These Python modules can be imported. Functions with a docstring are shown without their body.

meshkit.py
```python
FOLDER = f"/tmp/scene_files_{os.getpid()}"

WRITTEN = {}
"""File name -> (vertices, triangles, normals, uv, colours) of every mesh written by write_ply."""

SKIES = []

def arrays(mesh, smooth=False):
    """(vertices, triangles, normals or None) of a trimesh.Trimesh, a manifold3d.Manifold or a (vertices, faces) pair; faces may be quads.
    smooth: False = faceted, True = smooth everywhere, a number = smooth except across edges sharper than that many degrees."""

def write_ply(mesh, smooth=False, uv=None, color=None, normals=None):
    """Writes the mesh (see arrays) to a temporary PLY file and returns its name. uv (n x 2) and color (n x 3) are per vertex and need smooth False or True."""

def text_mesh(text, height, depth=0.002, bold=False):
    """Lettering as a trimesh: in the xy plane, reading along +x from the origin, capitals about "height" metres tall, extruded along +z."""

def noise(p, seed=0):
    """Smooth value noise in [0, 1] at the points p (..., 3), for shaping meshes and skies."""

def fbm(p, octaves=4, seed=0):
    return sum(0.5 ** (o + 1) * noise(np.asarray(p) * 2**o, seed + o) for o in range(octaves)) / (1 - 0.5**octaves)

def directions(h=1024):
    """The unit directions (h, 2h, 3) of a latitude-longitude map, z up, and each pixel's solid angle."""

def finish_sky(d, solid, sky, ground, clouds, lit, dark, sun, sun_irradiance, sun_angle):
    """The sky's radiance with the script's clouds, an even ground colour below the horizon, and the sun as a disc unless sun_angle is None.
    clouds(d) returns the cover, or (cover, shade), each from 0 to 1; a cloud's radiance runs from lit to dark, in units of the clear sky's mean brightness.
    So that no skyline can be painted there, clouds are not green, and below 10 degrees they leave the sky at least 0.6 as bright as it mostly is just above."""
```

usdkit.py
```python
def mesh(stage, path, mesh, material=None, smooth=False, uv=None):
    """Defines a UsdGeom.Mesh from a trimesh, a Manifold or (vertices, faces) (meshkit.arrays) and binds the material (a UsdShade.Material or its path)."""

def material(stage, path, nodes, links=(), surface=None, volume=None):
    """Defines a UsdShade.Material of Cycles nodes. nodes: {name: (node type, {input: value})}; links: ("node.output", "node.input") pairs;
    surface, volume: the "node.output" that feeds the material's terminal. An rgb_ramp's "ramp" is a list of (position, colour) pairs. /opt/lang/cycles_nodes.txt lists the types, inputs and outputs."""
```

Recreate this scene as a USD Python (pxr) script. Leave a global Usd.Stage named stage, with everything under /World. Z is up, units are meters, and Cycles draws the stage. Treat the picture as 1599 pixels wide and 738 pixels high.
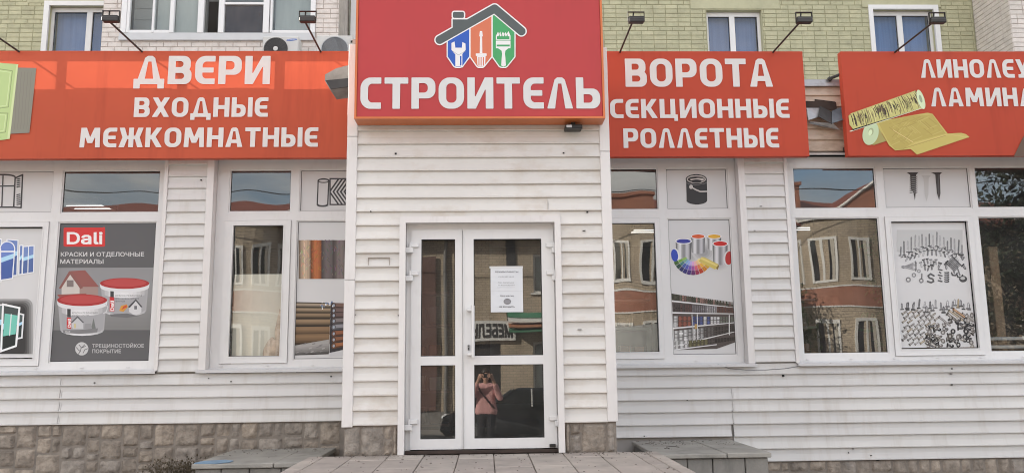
import math, random, glob
import numpy as np
import trimesh, manifold3d as m3
from shapely import affinity
from shapely.geometry import Polygon, LineString, Point, box as sbox, MultiPolygon
from shapely.ops import unary_union
from pxr import Usd, UsdGeom, UsdLux, UsdShade, Sdf, Gf, Vt
import usdkit, meshkit

stage = Usd.Stage.CreateInMemory()
UsdGeom.SetStageUpAxis(stage, 'Z')
UsdGeom.SetStageMetersPerUnit(stage, 1.0)
UsdGeom.Xform.Define(stage, '/World')
rnd = random.Random(11)

# ------------------------------------------------------------------ camera
# eye of a person on the pavement, 8 m before the porch, tilted up a little
EYE = np.array([0.0, -8.0, 0.9])
FOC, CX, CY = 1270.0, 799.5, 369.0            # focal length and centre in pixels of the 1599 px wide photograph
_n = lambda a: np.array(a, float) / np.linalg.norm(a)
_Y = _n([(760 - CX) / FOC, -(565 - CY) / FOC, -1.0])
_Z = np.array([-0.0115, .988, -.1536]); _Z = _n(_Z - _Y * (_Z @ _Y))
_X = np.cross(_Y, _Z)
ROT = np.stack([_X, _Y, _Z], 1)               # world -> camera (right, up, back)
cam = UsdGeom.Camera.Define(stage, '/World/Camera')
cam.CreateHorizontalApertureAttr(36.0)
cam.CreateVerticalApertureAttr(36.0 * 472 / 1024)
cam.CreateFocalLengthAttr(36.0 * FOC / 1599)
cam.CreateClippingRangeAttr(Gf.Vec2f(0.05, 2000))
_m = np.eye(4); _m[:3, :3] = ROT; _m[3, :3] = EYE
UsdGeom.Xformable(cam).AddTransformOp().Set(Gf.Matrix4d(*_m.ravel().tolist()))
cam.CreateExposureAttr(1.33)

# ------------------------------------------------------------------ sun and sky: the sun stands low behind the shop, to the left
SUN = _n([-0.725, 0.507, 0.470])
sun = UsdLux.DistantLight.Define(stage, '/World/Sun')
sun.CreateIntensityAttr(1.1); sun.CreateNormalizeAttr(True) if hasattr(sun, 'CreateNormalizeAttr') else None
sun.CreateAngleAttr(0.5); sun.CreateColorAttr(Gf.Vec3f(1.0, 0.93, 0.83))
_s = np.eye(4); _r = _n(np.cross([0, 0, 1], SUN)); _s[0, :3] = _r; _s[1, :3] = np.cross(SUN, _r); _s[2, :3] = SUN
UsdGeom.Xformable(sun).AddTransformOp().Set(Gf.Matrix4d(*_s.ravel().tolist()))
ELEV, AZ = math.asin(SUN[2]), math.atan2(SUN[0], SUN[1])
usdkit.material(stage, '/World/Looks/sky', {
    'sky': ('sky_texture', {'sky_type': 'single_scattering', 'sun_disc': False, 'sun_elevation': ELEV, 'sun_rotation': AZ, 'aerosol_density': 1.6}),
    'tc': ('texture_coordinate', {}),
    'map': ('mapping', {'scale': (1.0, 1.0, 2.6)}),
    'n1': ('noise_texture', {'scale': 2.3, 'detail': 7.0, 'roughness': 0.56, 'distortion': 0.3}),
    'r1': ('rgb_ramp', {'ramp': [(0.38, (0, 0, 0)), (0.56, (1, 1, 1))]}),
    'n2': ('noise_texture', {'scale': 5.0, 'detail': 4.0}),
    'r2': ('rgb_ramp', {'ramp': [(0.3, (4.2, 4.1, 4.05)), (0.7, (7.4, 7.1, 6.7))]}),
    'mix': ('mix_color', {'use_clamp': False}),
    'bg': ('background_shader', {'strength': 0.12}),
}, [('tc.generated', 'map.vector'), ('map.vector', 'n1.vector'), ('n1.fac', 'r1.fac'), ('map.vector', 'n2.vector'), ('n2.fac', 'r2.fac'),
    ('sky.color', 'mix.a'), ('r2.color', 'mix.b'), ('r1.color', 'mix.fac'), ('mix.result', 'bg.color')], surface='bg.background')
dome = UsdLux.DomeLight.Define(stage, '/World/sky')
dome.CreateIntensityAttr(1.0)
UsdShade.MaterialBindingAPI.Apply(dome.GetPrim()).Bind(UsdShade.Material.Get(stage, '/World/Looks/sky'))
dome.GetPrim().SetCustomDataByKey('kind', 'structure')

# ------------------------------------------------------------------ helpers: photograph pixel -> point of a wall plane
def P(u, v, y):
    d = ROT.T @ np.array([(u - CX) / FOC, -(v - CY) / FOC, -1.0])
    return EYE + (y - EYE[1]) / d[1] * d
def PX(u, v, y): return P(u, v, y)[0]
def PZ(u, v, y): return P(u, v, y)[2]
def Pz(u, v, z):                                # on a level plane
    d = ROT.T @ np.array([(u - CX) / FOC, -(v - CY) / FOC, -1.0])
    return EYE + (z - EYE[2]) / d[2] * d

# ------------------------------------------------------------------ helpers: prims
_used = {}
def path_for(name, parent=None):
    base = (str(parent) if parent else '/World') + '/' + name
    k = _used.get(base, -1) + 1
    _used[base] = k
    return base if k == 0 else f'{base}_{k:03d}'
def tag(prim, label=None, cat=None, group=None, kind=None):
    p = stage.GetPrimAtPath(prim) if isinstance(prim, str) else prim
    for k, v in (('label', label), ('category', cat), ('group', group), ('kind', kind)):
        if v: p.SetCustomDataByKey(k, v)
    return str(p.GetPath())
def thing(name, label, cat, group=None, loc=None, rotz=0, kind=None):
    pth = path_for(name)
    x = UsdGeom.Xform.Define(stage, pth)
    if loc is not None:
        x.AddTranslateOp().Set(Gf.Vec3d(*map(float, loc)))
        if rotz: x.AddRotateZOp().Set(float(rotz))
    return tag(x.GetPrim(), label, cat, group, kind)
def copy_of(root, name, label, loc, rotz=0, group=None, cat=None):
    src = stage.GetPrimAtPath(root)
    pth = path_for(name)
    x = UsdGeom.Xform.Define(stage, pth)
    x.GetPrim().GetReferences().AddInternalReference(src.GetPath())
    x.ClearXformOpOrder()
    x.AddTranslateOp().Set(Gf.Vec3d(*map(float, loc)))
    if rotz: x.AddRotateZOp().Set(float(rotz))
    else:
        x.SetXformOpOrder([x.GetOrderedXformOps()[0]])
    x.GetPrim().SetInstanceable(True)
    cd = src.GetCustomData()
    return tag(x.GetPrim(), label, cat or cd.get('category'), group or cd.get('group'))
def obj(name, mesh, material, parent=None, smooth=False, label=None, cat=None, group=None, kind=None):
    pth = path_for(name, parent)
    if isinstance(mesh, list): mesh = cat_m(mesh)
    usdkit.mesh(stage, pth, mesh, M(material), smooth=smooth)
    return tag(pth, label, cat, group, kind)
def cat_m(ms):
    out = []
    for m in ms:
        if hasattr(m, 'to_mesh'):
            q = m.to_mesh(); m = trimesh.Trimesh(q.vert_properties[:, :3], q.tri_verts, process=False)
        out.append(m)
    return out[0] if len(out) == 1 else trimesh.util.concatenate(out)
_F = np.array([[0,2,1],[0,3,2],[4,5,6],[4,6,7],[0,1,5],[0,5,4],[1,2,6],[1,6,5],[2,3,7],[2,7,6],[3,0,4],[3,4,7]])
def bx(x0, x1, y0, y1, z0, z1):
    v = np.array([[x0,y0,z0],[x1,y0,z0],[x1,y1,z0],[x0,y1,z0],[x0,y0,z1],[x1,y0,z1],[x1,y1,z1],[x0,y1,z1]], float)
    return trimesh.Trimesh(v, _F, process=False)
def cbx(x0, x1, y0, y1, z0, z1, c=0.006):
    """box with chamfered edges"""
    pts = []
    for sx in (0, 1):
        for sy in (0, 1):
            for sz in (0, 1):
                X, Y, Z = (x0, x1)[sx], (y0, y1)[sy], (z0, z1)[sz]
                dx, dy, dz = (c, -c)[sx], (c, -c)[sy], (c, -c)[sz]
                pts += [(X, Y + dy, Z + dz), (X + dx, Y, Z + dz), (X + dx, Y + dy, Z)]
    return trimesh.convex.convex_hull(np.array(pts))
def quad(*p):
    return trimesh.Trimesh(np.array(p, float), [[0, 1, 2], [0, 2, 3]], process=False)
def slab(p4, t):
    """thin plate: four corners, thickness t along its normal"""
    p = np.array(p4, float); n = _n(np.cross(p[1] - p[0], p[2] - p[0])) * t
    v = np.vstack([p, p + n])
    f = [[0,2,1],[0,3,2],[4,5,6],[4,6,7],[0,1,5],[0,5,4],[1,2,6],[1,6,5],[2,3,7],[2,7,6],[3,0,4],[3,4,7]]
    return trimesh.Trimesh(v, f, process=False)
def polys(g):
    if g.is_empty: return []
    return [q for q in (g.geoms if hasattr(g, 'geoms') else [g]) if q.geom_type == 'Polygon' and q.area > 1e-9]
def ext(poly, y0, y1):
    """(x, z) polygon extruded from y0 to y1"""
    out = []
    for q in polys(poly):
        m = trimesh.creation.extrude_polygon(q, 1.0, engine='earcut')
        v = np.array(m.vertices)
        out.append(trimesh.Trimesh(np.stack([v[:, 0], y1 + (y0 - y1) * v[:, 2], v[:, 1]], 1), m.faces, process=False))
    return cat_m(out)
def extz(poly, z0, z1):
    return cat_m([trimesh.creation.extrude_polygon(q, z1 - z0, engine='earcut').apply_translation([0, 0, z0]) for q in polys(poly)])
def extx(poly, x0, x1):
    """(y, z) polygon extruded along x"""
    out = []
    for q in polys(poly):
        m = trimesh.creation.extrude_polygon(q, x1 - x0, engine='earcut'); v = np.array(m.vertices)
        out.append(trimesh.Trimesh(np.stack([x0 + v[:, 2], v[:, 0], v[:, 1]], 1), m.faces, process=False))
    return cat_m(out)
def rect(x0, z0, x1, z1): return sbox(min(x0, x1), min(z0, z1), max(x0, x1), max(z0, z1))
def tube(pts, r, sides=8):
    p = np.asarray(pts, float); r = np.broadcast_to(np.asarray(r, float), (len(p),))
    t = np.gradient(p, axis=0); t /= np.linalg.norm(t, axis=1, keepdims=True) + 1e-12
    a = np.cross(t, np.where(np.abs(t[:, 2:]) < 0.9, [0, 0, 1.0], [1.0, 0, 0])); a /= np.linalg.norm(a, axis=1, keepdims=True)
    b = np.cross(t, a); ang = np.arange(sides) * 2 * np.pi / sides
    v = (p[:, None] + r[:, None, None] * (np.cos(ang)[None, :, None] * a[:, None] + np.sin(ang)[None, :, None] * b[:, None])).reshape(-1, 3)
    f = []
    for i in range(len(p) - 1):
        for j in range(sides):
            k = (j + 1) % sides
            f += [[i*sides+j, i*sides+k, (i+1)*sides+k], [i*sides+j, (i+1)*sides+k, (i+1)*sides+j]]
    n = len(p) - 1
    for j in range(1, sides - 1):
        f += [[0, j + 1, j], [n*sides, n*sides+j, n*sides+j+1]]
    return trimesh.Trimesh(v, f, process=False)
def lathe(prof, axis='z', n=24, loc=(0, 0, 0)):
    """profile of (radius, height)"""
    m = trimesh.creation.revolve(np.array(prof, float), sections=n)
    v = np.array(m.vertices)
    if axis == 'y': v = np.stack([v[:, 0], -v[:, 2], v[:, 1]], 1)
    if axis == 'x': v = np.stack([v[:, 2], v[:, 0], v[:, 1]], 1)
    return trimesh.Trimesh(v + np.array(loc), m.faces, process=False)
def hull_spheres(ps):
    return m3.Manifold.batch_hull([m3.Manifold.sphere(r, 14).translate(tuple(map(float, p))) for p, r in ps])

# ------------------------------------------------------------------ materials
def lin(r, g, b):
    c = np.array([r, g, b]) / 255.0
    return tuple(float(x) for x in np.where(c < .04045, c / 12.92, ((c + .055) / 1.055) ** 2.4))
_mats = {}
def M(name): return _mats[name]
def mat(name, col, rough=0.5, var=0.1, scale=4.0, bump=0.0, bscale=60.0, stretch=(1, 1, 1), dirt=None, dirt_amt=0.0, dscale=3.0, dstretch=(1, 1, 1),
        metallic=0.0, spec=0.5, coat=0.0, transl=0.0, dlo=0.55, dhi=0.75, emis=0.0):
    """colour col varied by noise in space; a second colour (dirt) in patches; fine bumps"""
    col = np.array(col, float)
    nodes = {'g': ('geometry', {}), 'm': ('mapping', {'scale': stretch}), 'n': ('noise_texture', {'scale': scale, 'detail': 5.0, 'roughness': 0.6}),
             'r': ('rgb_ramp', {'ramp': [(0.3, tuple(col * (1 - var))), (0.7, tuple(np.minimum(col * (1 + var), 0.95)))]}),
             'p': ('principled_bsdf', {'roughness': rough, 'metallic': metallic, 'specular_ior_level': spec, 'coat_weight': coat})}
    links = [('g.position', 'm.vector'), ('m.vector', 'n.vector'), ('n.fac', 'r.fac')]
    out = 'r.color'
    if dirt is not None:
        nodes |= {'dm': ('mapping', {'scale': dstretch, 'location': (3.1, 1.7, 0.4)}), 'dn': ('noise_texture', {'scale': dscale, 'detail': 6.0, 'roughness': 0.65}),
                  'dr': ('rgb_ramp', {'ramp': [(dlo, (0, 0, 0)), (dhi, (dirt_amt,) * 3)]}), 'dx': ('mix_color', {'b': tuple(dirt)})}
        links += [('g.position', 'dm.vector'), ('dm.vector', 'dn.vector'), ('dn.fac', 'dr.fac'), ('dr.color', 'dx.fac'), (out, 'dx.a')]
        out = 'dx.result'
    links.append((out, 'p.base_color'))
    if bump:
        nodes |= {'bn': ('noise_texture', {'scale': bscale, 'detail': 4.0}), 'b': ('bump', {'strength': 1.0, 'distance': bump})}
        links += [('m.vector', 'bn.vector'), ('bn.fac', 'b.height'), ('b.normal', 'p.normal')]
    surf = 'p.BSDF'
    if transl:
        nodes |= {'t': ('translucent_bsdf', {}), 'x': ('mix_closure', {'fac': transl})}
        links += [(out, 't.color'), ('p.BSDF', 'x.closure1'), ('t.BSDF', 'x.closure2')]
        surf = 'x.closure'
    _mats[name] = usdkit.material(stage, '/World/Looks/' + name, nodes, links, surface=surf)
def glass(name, tint=(.86, .9, .88), ior=2.2, wob=0.0005, wscale=2.0, rough=0.0, wstretch=(1, 1, 1), dust=.02):
    r0 = ((ior - 1) / (ior + 1)) ** 2           # both faces reflect alike
    _mats[name] = usdkit.material(stage, '/World/Looks/' + name, {
        'lw': ('layer_weight', {'blend': .5}), 'pw': ('math', {'math_type': 'power', 'value2': 5.0}), 'f': ('math', {'math_type': 'multiply_add', 'value2': 1 - r0, 'value3': r0}), 't': ('transparent_bsdf', {'color': tint}), 'gl': ('glossy_bsdf', {'color': (.95, .97, .96), 'roughness': rough}),
        'g': ('geometry', {}), 'm': ('mapping', {'scale': wstretch}), 'n': ('noise_texture', {'scale': wscale, 'detail': 0.0}), 'b': ('bump', {'strength': 1.0, 'distance': wob}), 'x': ('mix_closure', {}), 'dn': ('noise_texture', {'scale': 3.0, 'detail': 7.0, 'roughness': .7}), 'dr': ('rgb_ramp', {'ramp': [(.3, (dust * .4,) * 3), (.75, (dust * 2,) * 3)]}), 'df': ('diffuse_bsdf', {'color': (.62, .60, .57)}), 'dx': ('mix_closure', {})},
        [('g.position', 'm.vector'), ('m.vector', 'n.vector'), ('n.fac', 'b.height'), ('b.normal', 'gl.normal'), ('lw.facing', 'pw.value1'), ('pw.value', 'f.value1'), ('f.value', 'x.fac'), ('t.BSDF', 'x.closure1'), ('gl.BSDF', 'x.closure2'), ('g.position', 'dn.vector'), ('dn.fac', 'dr.fac'), ('dr.color', 'dx.fac'), ('x.closure', 'dx.closure1'), ('df.BSDF', 'dx.closure2')], surface='dx.closure')
def brickmat(name, c1, c2, mortar, w=.26, h=.085, bump=.004, rough=.8, axis='xz'):
    _mats[name] = usdkit.material(stage, '/World/Looks/' + name, {
        'g': ('geometry', {}), 's': ('separate_xyz', {}), 'c': ('combine_xyz', {}), 'a': ('math', {'math_type': 'add'}),
        'b': ('brick_texture', {'scale': 1.0, 'brick_width': w, 'row_height': h, 'mortar_size': .009, 'color1': c1, 'color2': c2, 'mortar': mortar}),
        'n': ('noise_texture', {'scale': 1.2, 'detail': 5.0}), 'r': ('rgb_ramp', {'ramp': [(.3, (.75, .75, .75)), (.7, (1.1, 1.1, 1.1))]}),
        'mx': ('mix_color', {'blend_type': 'multiply', 'fac': 1.0}),
        'bp': ('bump', {'invert': True, 'distance': bump}), 'p': ('principled_bsdf', {'roughness': rough})},
        [('g.position', 's.vector'), ('s.x', 'a.value1'), ('s.y', 'a.value2'), ('a.value', 'c.x'), ('s.z', 'c.y'), ('c.vector', 'b.vector'), ('g.position', 'n.vector'), ('n.fac', 'r.fac'),
         ('b.color', 'mx.a'), ('r.color', 'mx.b'), ('mx.result', 'p.base_color'), ('b.fac', 'bp.height'), ('bp.normal', 'p.normal')], surface='p.BSDF')
def emit(name, col, strength):
    _mats[name] = usdkit.material(stage, '/World/Looks/' + name, {'e': ('emission', {'color': col, 'strength': strength})}, [], surface='e.emission')

K = 1.15
def A(r, g, b, k=K): return tuple(min(x * k, .9) for x in lin(r, g, b))

mat('siding', (.69, .68, .67), rough=.38, var=.05, scale=1.3, stretch=(1, 1, .6), dirt=(.50, .44, .37), dirt_amt=.45, dscale=1.6, dstretch=(2.2, 1, .5), dlo=.52, dhi=.8, bump=.0006, bscale=14)
mat('siding_aged', (.70, .68, .65), rough=.42, var=.07, scale=1.6, stretch=(1, 1, .7), dirt=(.50, .39, .28), dirt_amt=.6, dscale=2.4, dstretch=(1.0, 1, 1.6), dlo=.5, dhi=.78, bump=.0006, bscale=14)
for i_, f_ in enumerate((1.0, .965, 1.02)):
    mat(f'siding_{i_}', (.69 * f_, .68 * f_, .67 * f_ * (1 - .008 * i_)), rough=.36, var=.05, scale=1.3, stretch=(1, 1, .6), dirt=(.48, .43, .37), dirt_amt=.5, dscale=1.8 + .3 * i_, dstretch=(3.0, 1, .4), dlo=.52, dhi=.8, bump=.0008, bscale=9)
    mat(f'siding_aged_{i_}', (.70 * f_, .68 * f_, .65 * f_), rough=.4, var=.06, scale=1.6, stretch=(1, 1, .7), dirt=(.50, .42, .33), dirt_amt=.55, dscale=2.4 + .4 * i_, dstretch=(1.0, 1, 1.6), dlo=.5, dhi=.78, bump=.0008, bscale=9)
mat('siding_stained', (.66, .55, .44), rough=.5, var=.12, scale=3, dirt=(.32, .22, .14), dirt_amt=.75, dscale=3.0, dstretch=(1, 1, 2.5), dlo=.45, dhi=.7)
mat('trim', (.72, .70, .69), rough=.35, var=.04, scale=2, dirt=(.5, .46, .42), dirt_amt=.35, dscale=4, dstretch=(3, 3, .6))
mat('pvc', (.74, .74, .74), rough=.28, var=.025, scale=2, dirt=(.55, .53, .5), dirt_amt=.22, dscale=6, dstretch=(2, 2, .8))
mat('sill_metal', (.70, .70, .71), rough=.32, var=.04, scale=3, dirt=(.42, .40, .38), dirt_amt=.35, dscale=7)
mat('gasket', (.02, .02, .022), rough=.6, var=.1)
mat('wall_core', (.45, .42, .39), rough=.8, var=.1)
mat('soffit', (.62, .59, .57), rough=.5, var=.08, scale=3, dirt=(.4, .35, .3), dirt_amt=.4, dscale=3)
mat('zinc', (.42, .43, .44), rough=.45, var=.15, scale=3, metallic=.55, dirt=(.16, .15, .14), dirt_amt=.6, dscale=5)
mat('dark_zinc', (.11, .13, .15), rough=.45, var=.25, scale=5, metallic=.4)
mat('rust_dark', (.045, .03, .024), rough=.8, var=.3, scale=6)
for i, c in enumerate([(.31, .265, .22), (.345, .295, .245), (.285, .245, .205), (.36, .305, .25), (.31, .275, .24)]):
    mat(f'plinth_stone_{i}', c, rough=.85, var=.3, scale=9, bump=.03, bscale=16, dirt=(.12, .10, .082), dirt_amt=.65, dscale=5, dlo=.5, dhi=.72)
mat('mortar', (.25, .22, .19), rough=.95, var=.2, scale=8, bump=.004)
for i, c in enumerate([(.41, .36, .32), (.44, .39, .345), (.385, .335, .30)]):
    mat(f'tile_{i}', c, rough=.7, var=.14, scale=3, bump=.002, bscale=90, dirt=(.19, .17, .15), dirt_amt=.5, dscale=4, dlo=.5, dhi=.75)
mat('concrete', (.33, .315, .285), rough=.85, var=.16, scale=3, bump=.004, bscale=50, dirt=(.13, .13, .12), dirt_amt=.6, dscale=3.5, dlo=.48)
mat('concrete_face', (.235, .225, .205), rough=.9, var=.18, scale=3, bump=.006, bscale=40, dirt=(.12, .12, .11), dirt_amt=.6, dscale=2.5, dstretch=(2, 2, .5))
mat('blue_paint', (.19, .30, .42), rough=.7, var=.3, scale=9)
mat('asphalt', (.06, .06, .06), rough=.9, var=.2, scale=5, bump=.004, bscale=120)
mat('pavement', (.28, .26, .24), rough=.85, var=.15, scale=2, bump=.002, bscale=60)
mat('kerb', (.36, .35, .33), rough=.85, var=.15, scale=4)
mat('terrain', (.13, .13, .10), rough=.95, var=.25, scale=.4)
mat('steel_dark', (.045, .043, .042), rough=.5, var=.2, metallic=.3)
mat('black_plastic', (.02, .02, .02), rough=.45, var=.15)
mat('lamp_lens', (.55, .56, .58), rough=.15, var=.05)
mat('banner_left', (.74, .145, .075), rough=.45, var=.05, scale=.6, transl=.24, spec=.25, dirt=(.45, .075, .045), dirt_amt=.35, dscale=1.2, dstretch=(3, 1, .35))
mat('banner', (.69, .105, .058), rough=.45, var=.05, scale=.6, transl=.22, spec=.25, dirt=(.45, .065, .04), dirt_amt=.35, dscale=1.2, dstretch=(3, 1, .35))
mat('banner_main', (.45, .052, .054), rough=.4, var=.05, scale=.8, spec=.3, dirt=(.34, .045, .045), dirt_amt=.3, dscale=1.5, dstretch=(3, 1, .4))
mat('orange_trim', (.58, .16, .05), rough=.4, var=.08, scale=3)
mat('letter', (.88, .87, .85), rough=.4, var=.02, scale=1, transl=.08)
mat('letter_main', (.63, .63, .625), rough=.4, var=.03, scale=1)
mat('film_white', (.66, .66, .665), rough=.35, var=.03, scale=.8)
mat('paper', (.68, .70, .73), rough=.6, var=.03)
mat('ink', (.05, .05, .055), rough=.6, var=.05)
mat('ink_grey', (.30, .30, .31), rough=.6, var=.05)
mat('hole_dark', (.01, .01, .01), rough=.8, var=.1)
mat('scuff', (.33, .29, .25), rough=.7, var=.3, scale=30)
glass('shop_glass', tint=(.94, .96, .95), ior=2.3, wob=.0020, wscale=1.9, dust=.018)
glass('door_glass', tint=(.84, .87, .85), ior=2.3, wob=.0007, wscale=2.2, dust=.018)
glass('flat_glass', tint=(.82, .88, .90), ior=1.75, wob=.0008, wscale=1.5)
glass('dull_glass', tint=(.8, .84, .83), ior=1.6, wob=.0006, wscale=1.5, rough=.05)
GREEN = [(.45, .44, .29), (.48, .465, .31), (.425, .415, .275)]
WHITEB = [(.66, .61, .57), (.70, .645, .60), (.62, .575, .53)]
for i, c in enumerate(GREEN): mat(f'green_brick_{i}', c, rough=.75, var=.12, scale=5, bump=.004, bscale=45, dirt=(.25, .235, .16), dirt_amt=.5, dscale=6)
for i, c in enumerate(WHITEB): mat(f'white_brick_{i}', c, rough=.75, var=.1, scale=5, bump=.004, bscale=45, dirt=(.36, .29, .24), dirt_amt=.5, dscale=7)
mat('green_joint', (.41, .40, .265), rough=.9, var=.2, scale=6)
mat('white_joint', (.47, .42, .38), rough=.9, var=.2, scale=6)
mat('green_plaster', (.46, .45, .30), rough=.8, var=.1, scale=3, bump=.002, dirt=(.25, .25, .15), dirt_amt=.4, dscale=2)
mat('window_frame_grey', (.55, .56, .57), rough=.4, var=.05)
mat('curtain', (.42, .42, .44), rough=.9, var=.15, scale=12, stretch=(1, 1, .05))
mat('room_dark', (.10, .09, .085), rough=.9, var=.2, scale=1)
mat('loggia_inside', (.42, .43, .43), rough=.9, var=.12, scale=2)
mat('ac_white', (.55, .55, .53), rough=.4, var=.06)
mat('ac_grille', (.07, .07, .07), rough=.5, var=.1)
mat('logo_blue', (.08, .16, .45), rough=.5, var=.05)
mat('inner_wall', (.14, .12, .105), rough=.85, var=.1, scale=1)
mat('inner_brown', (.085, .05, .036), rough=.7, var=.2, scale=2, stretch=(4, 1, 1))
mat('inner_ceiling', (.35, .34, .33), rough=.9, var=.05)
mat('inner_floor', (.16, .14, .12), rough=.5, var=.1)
mat('cream_panel', (.80, .76, .66), rough=.5, var=.04)
mat('wrap', (.62, .48, .38), rough=.2, var=.3, scale=9, coat=.6)
mat('wood_edge', (.19, .115, .06), rough=.6, var=.25, scale=4, stretch=(6, 6, .6))
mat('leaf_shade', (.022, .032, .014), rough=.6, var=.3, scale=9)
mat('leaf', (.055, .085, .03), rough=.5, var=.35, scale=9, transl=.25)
mat('stem', (.10, .08, .05), rough=.9, var=.2)
mat('dry_plant', (.095, .075, .048), rough=.95, var=.4, scale=20)
mat('dry_grit', (.12, .10, .085), rough=.95, var=.4, scale=30)
mat('cable', (.035, .033, .032), rough=.6, var=.1)
emit('tube_light', (1.0, .97, .92), .7)
mat('curtain_blue', (.13, .20, .40), rough=.9, var=.15, scale=14, stretch=(1, 1, .04))
mat('bay_curtain', (.50, .45, .38), rough=.9, var=.25, scale=5, stretch=(1, 1, .05))
mat('bay_frame', (.46, .40, .34), rough=.6, var=.1)
mat('lamp_tray', (.10, .10, .10), rough=.5, var=.05)
mat('hood_grey', (.27, .255, .235), rough=.8, var=.2, scale=8, dirt=(.30, .28, .26), dirt_amt=.5, dscale=14)
mat('blind_grey', (.46, .48, .47), rough=.8, var=.06, scale=3, stretch=(3, 1, .4))
# vertex-coloured flat print
for nm, ro in (('print_film', .35), ('print_banner', .38)):
    _mats[nm] = usdkit.material(stage, '/World/Looks/' + nm, {'a': ('attribute', {'attribute': 'ink'}), 'p': ('principled_bsdf', {'roughness': ro, 'specular_ior_level': .4})},
                                [('a.color', 'p.base_color')], surface='p.BSDF')
# across the street
brickmat('far_brick', (.46, .37, .27), (.54, .44, .33), (.28, .23, .18), w=.26, h=.087)
mat('terracotta', (.36, .155, .10), rough=.7, var=.15, scale=2)
mat('roof_brown', (.24, .075, .05), rough=.6, var=.15, scale=2)
mat('far_white', (.72, .70, .67), rough=.5, var=.05)
mat('far_dark', (.03, .028, .028), rough=.6, var=.2)
mat('far_red', (.14, .075, .06), rough=.6, var=.15)
mat('far_grey', (.42, .42, .41), rough=.6, var=.1)
mat('far_green', (.07, .22, .13), rough=.5, var=.1)
mat('far_orange', (.42, .19, .11), rough=.5, var=.1)
mat('far_plinth', (.20, .19, .18), rough=.9, var=.2, scale=2)
mat('car_black', (.015, .016, .018), rough=.18, var=.05, coat=1.0)
mat('car_white', (.60, .60, .60), rough=.2, var=.03, coat=1.0)
mat('car_glass', (.02, .022, .025), rough=.05, var=.05, coat=1.0)
mat('rubber', (.02, .02, .02), rough=.8, var=.1)
mat('alloy', (.4, .4, .4), rough=.3, var=.1, metallic=.8)
mat('head_lamp', (.75, .76, .78), rough=.1, var=.03, coat=1.0)
mat('tail_lamp', (.4, .02, .02), rough=.2, var=.05)
mat('skin', (.52, .30, .22), rough=.5, var=.06, scale=10)
mat('hair', (.03, .018, .012), rough=.5, var=.3, scale=60)
mat('blouse', (.62, .33, .32), rough=.8, var=.16, scale=16, stretch=(1, 1, .08))
mat('trousers', (.018, .018, .022), rough=.85, var=.15)
mat('shoe', (.05, .04, .035), rough=.6, var=.1)
mat('bag_strap', (.05, .03, .035), rough=.7, var=.2)

# ------------------------------------------------------------------ ground
GZ = -0.65                                     # pavement level; the porch stands at +0.03
obj('terrain', bx(-250, 250, -250, 250, GZ - .5, GZ - .14), 'terrain', kind='structure')
obj('road', bx(-120, 120, -16.5, -9.8, GZ - .3, GZ - .12), 'asphalt', kind='structure')
pv = obj('pavement', bx(-120, 120, -9.65, 1.8, GZ - .3, GZ), 'pavement', kind='structure')
fpv = obj('far_pavement', bx(-120, 120, -20.2, -16.65, GZ - .3, GZ), 'pavement', kind='structure')
for i in range(-12, 12):
    obj('kerb_stone', cbx(i * 2.0 + .005, i * 2.0 + 1.995, -9.8, -9.65, GZ - .3, GZ + .01, .012), 'kerb', pv)
    obj('kerb_stone', cbx(i * 2.0 + .005, i * 2.0 + 1.995, -16.65, -16.5, GZ - .3, GZ + .01, .012), 'kerb', fpv)

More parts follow.
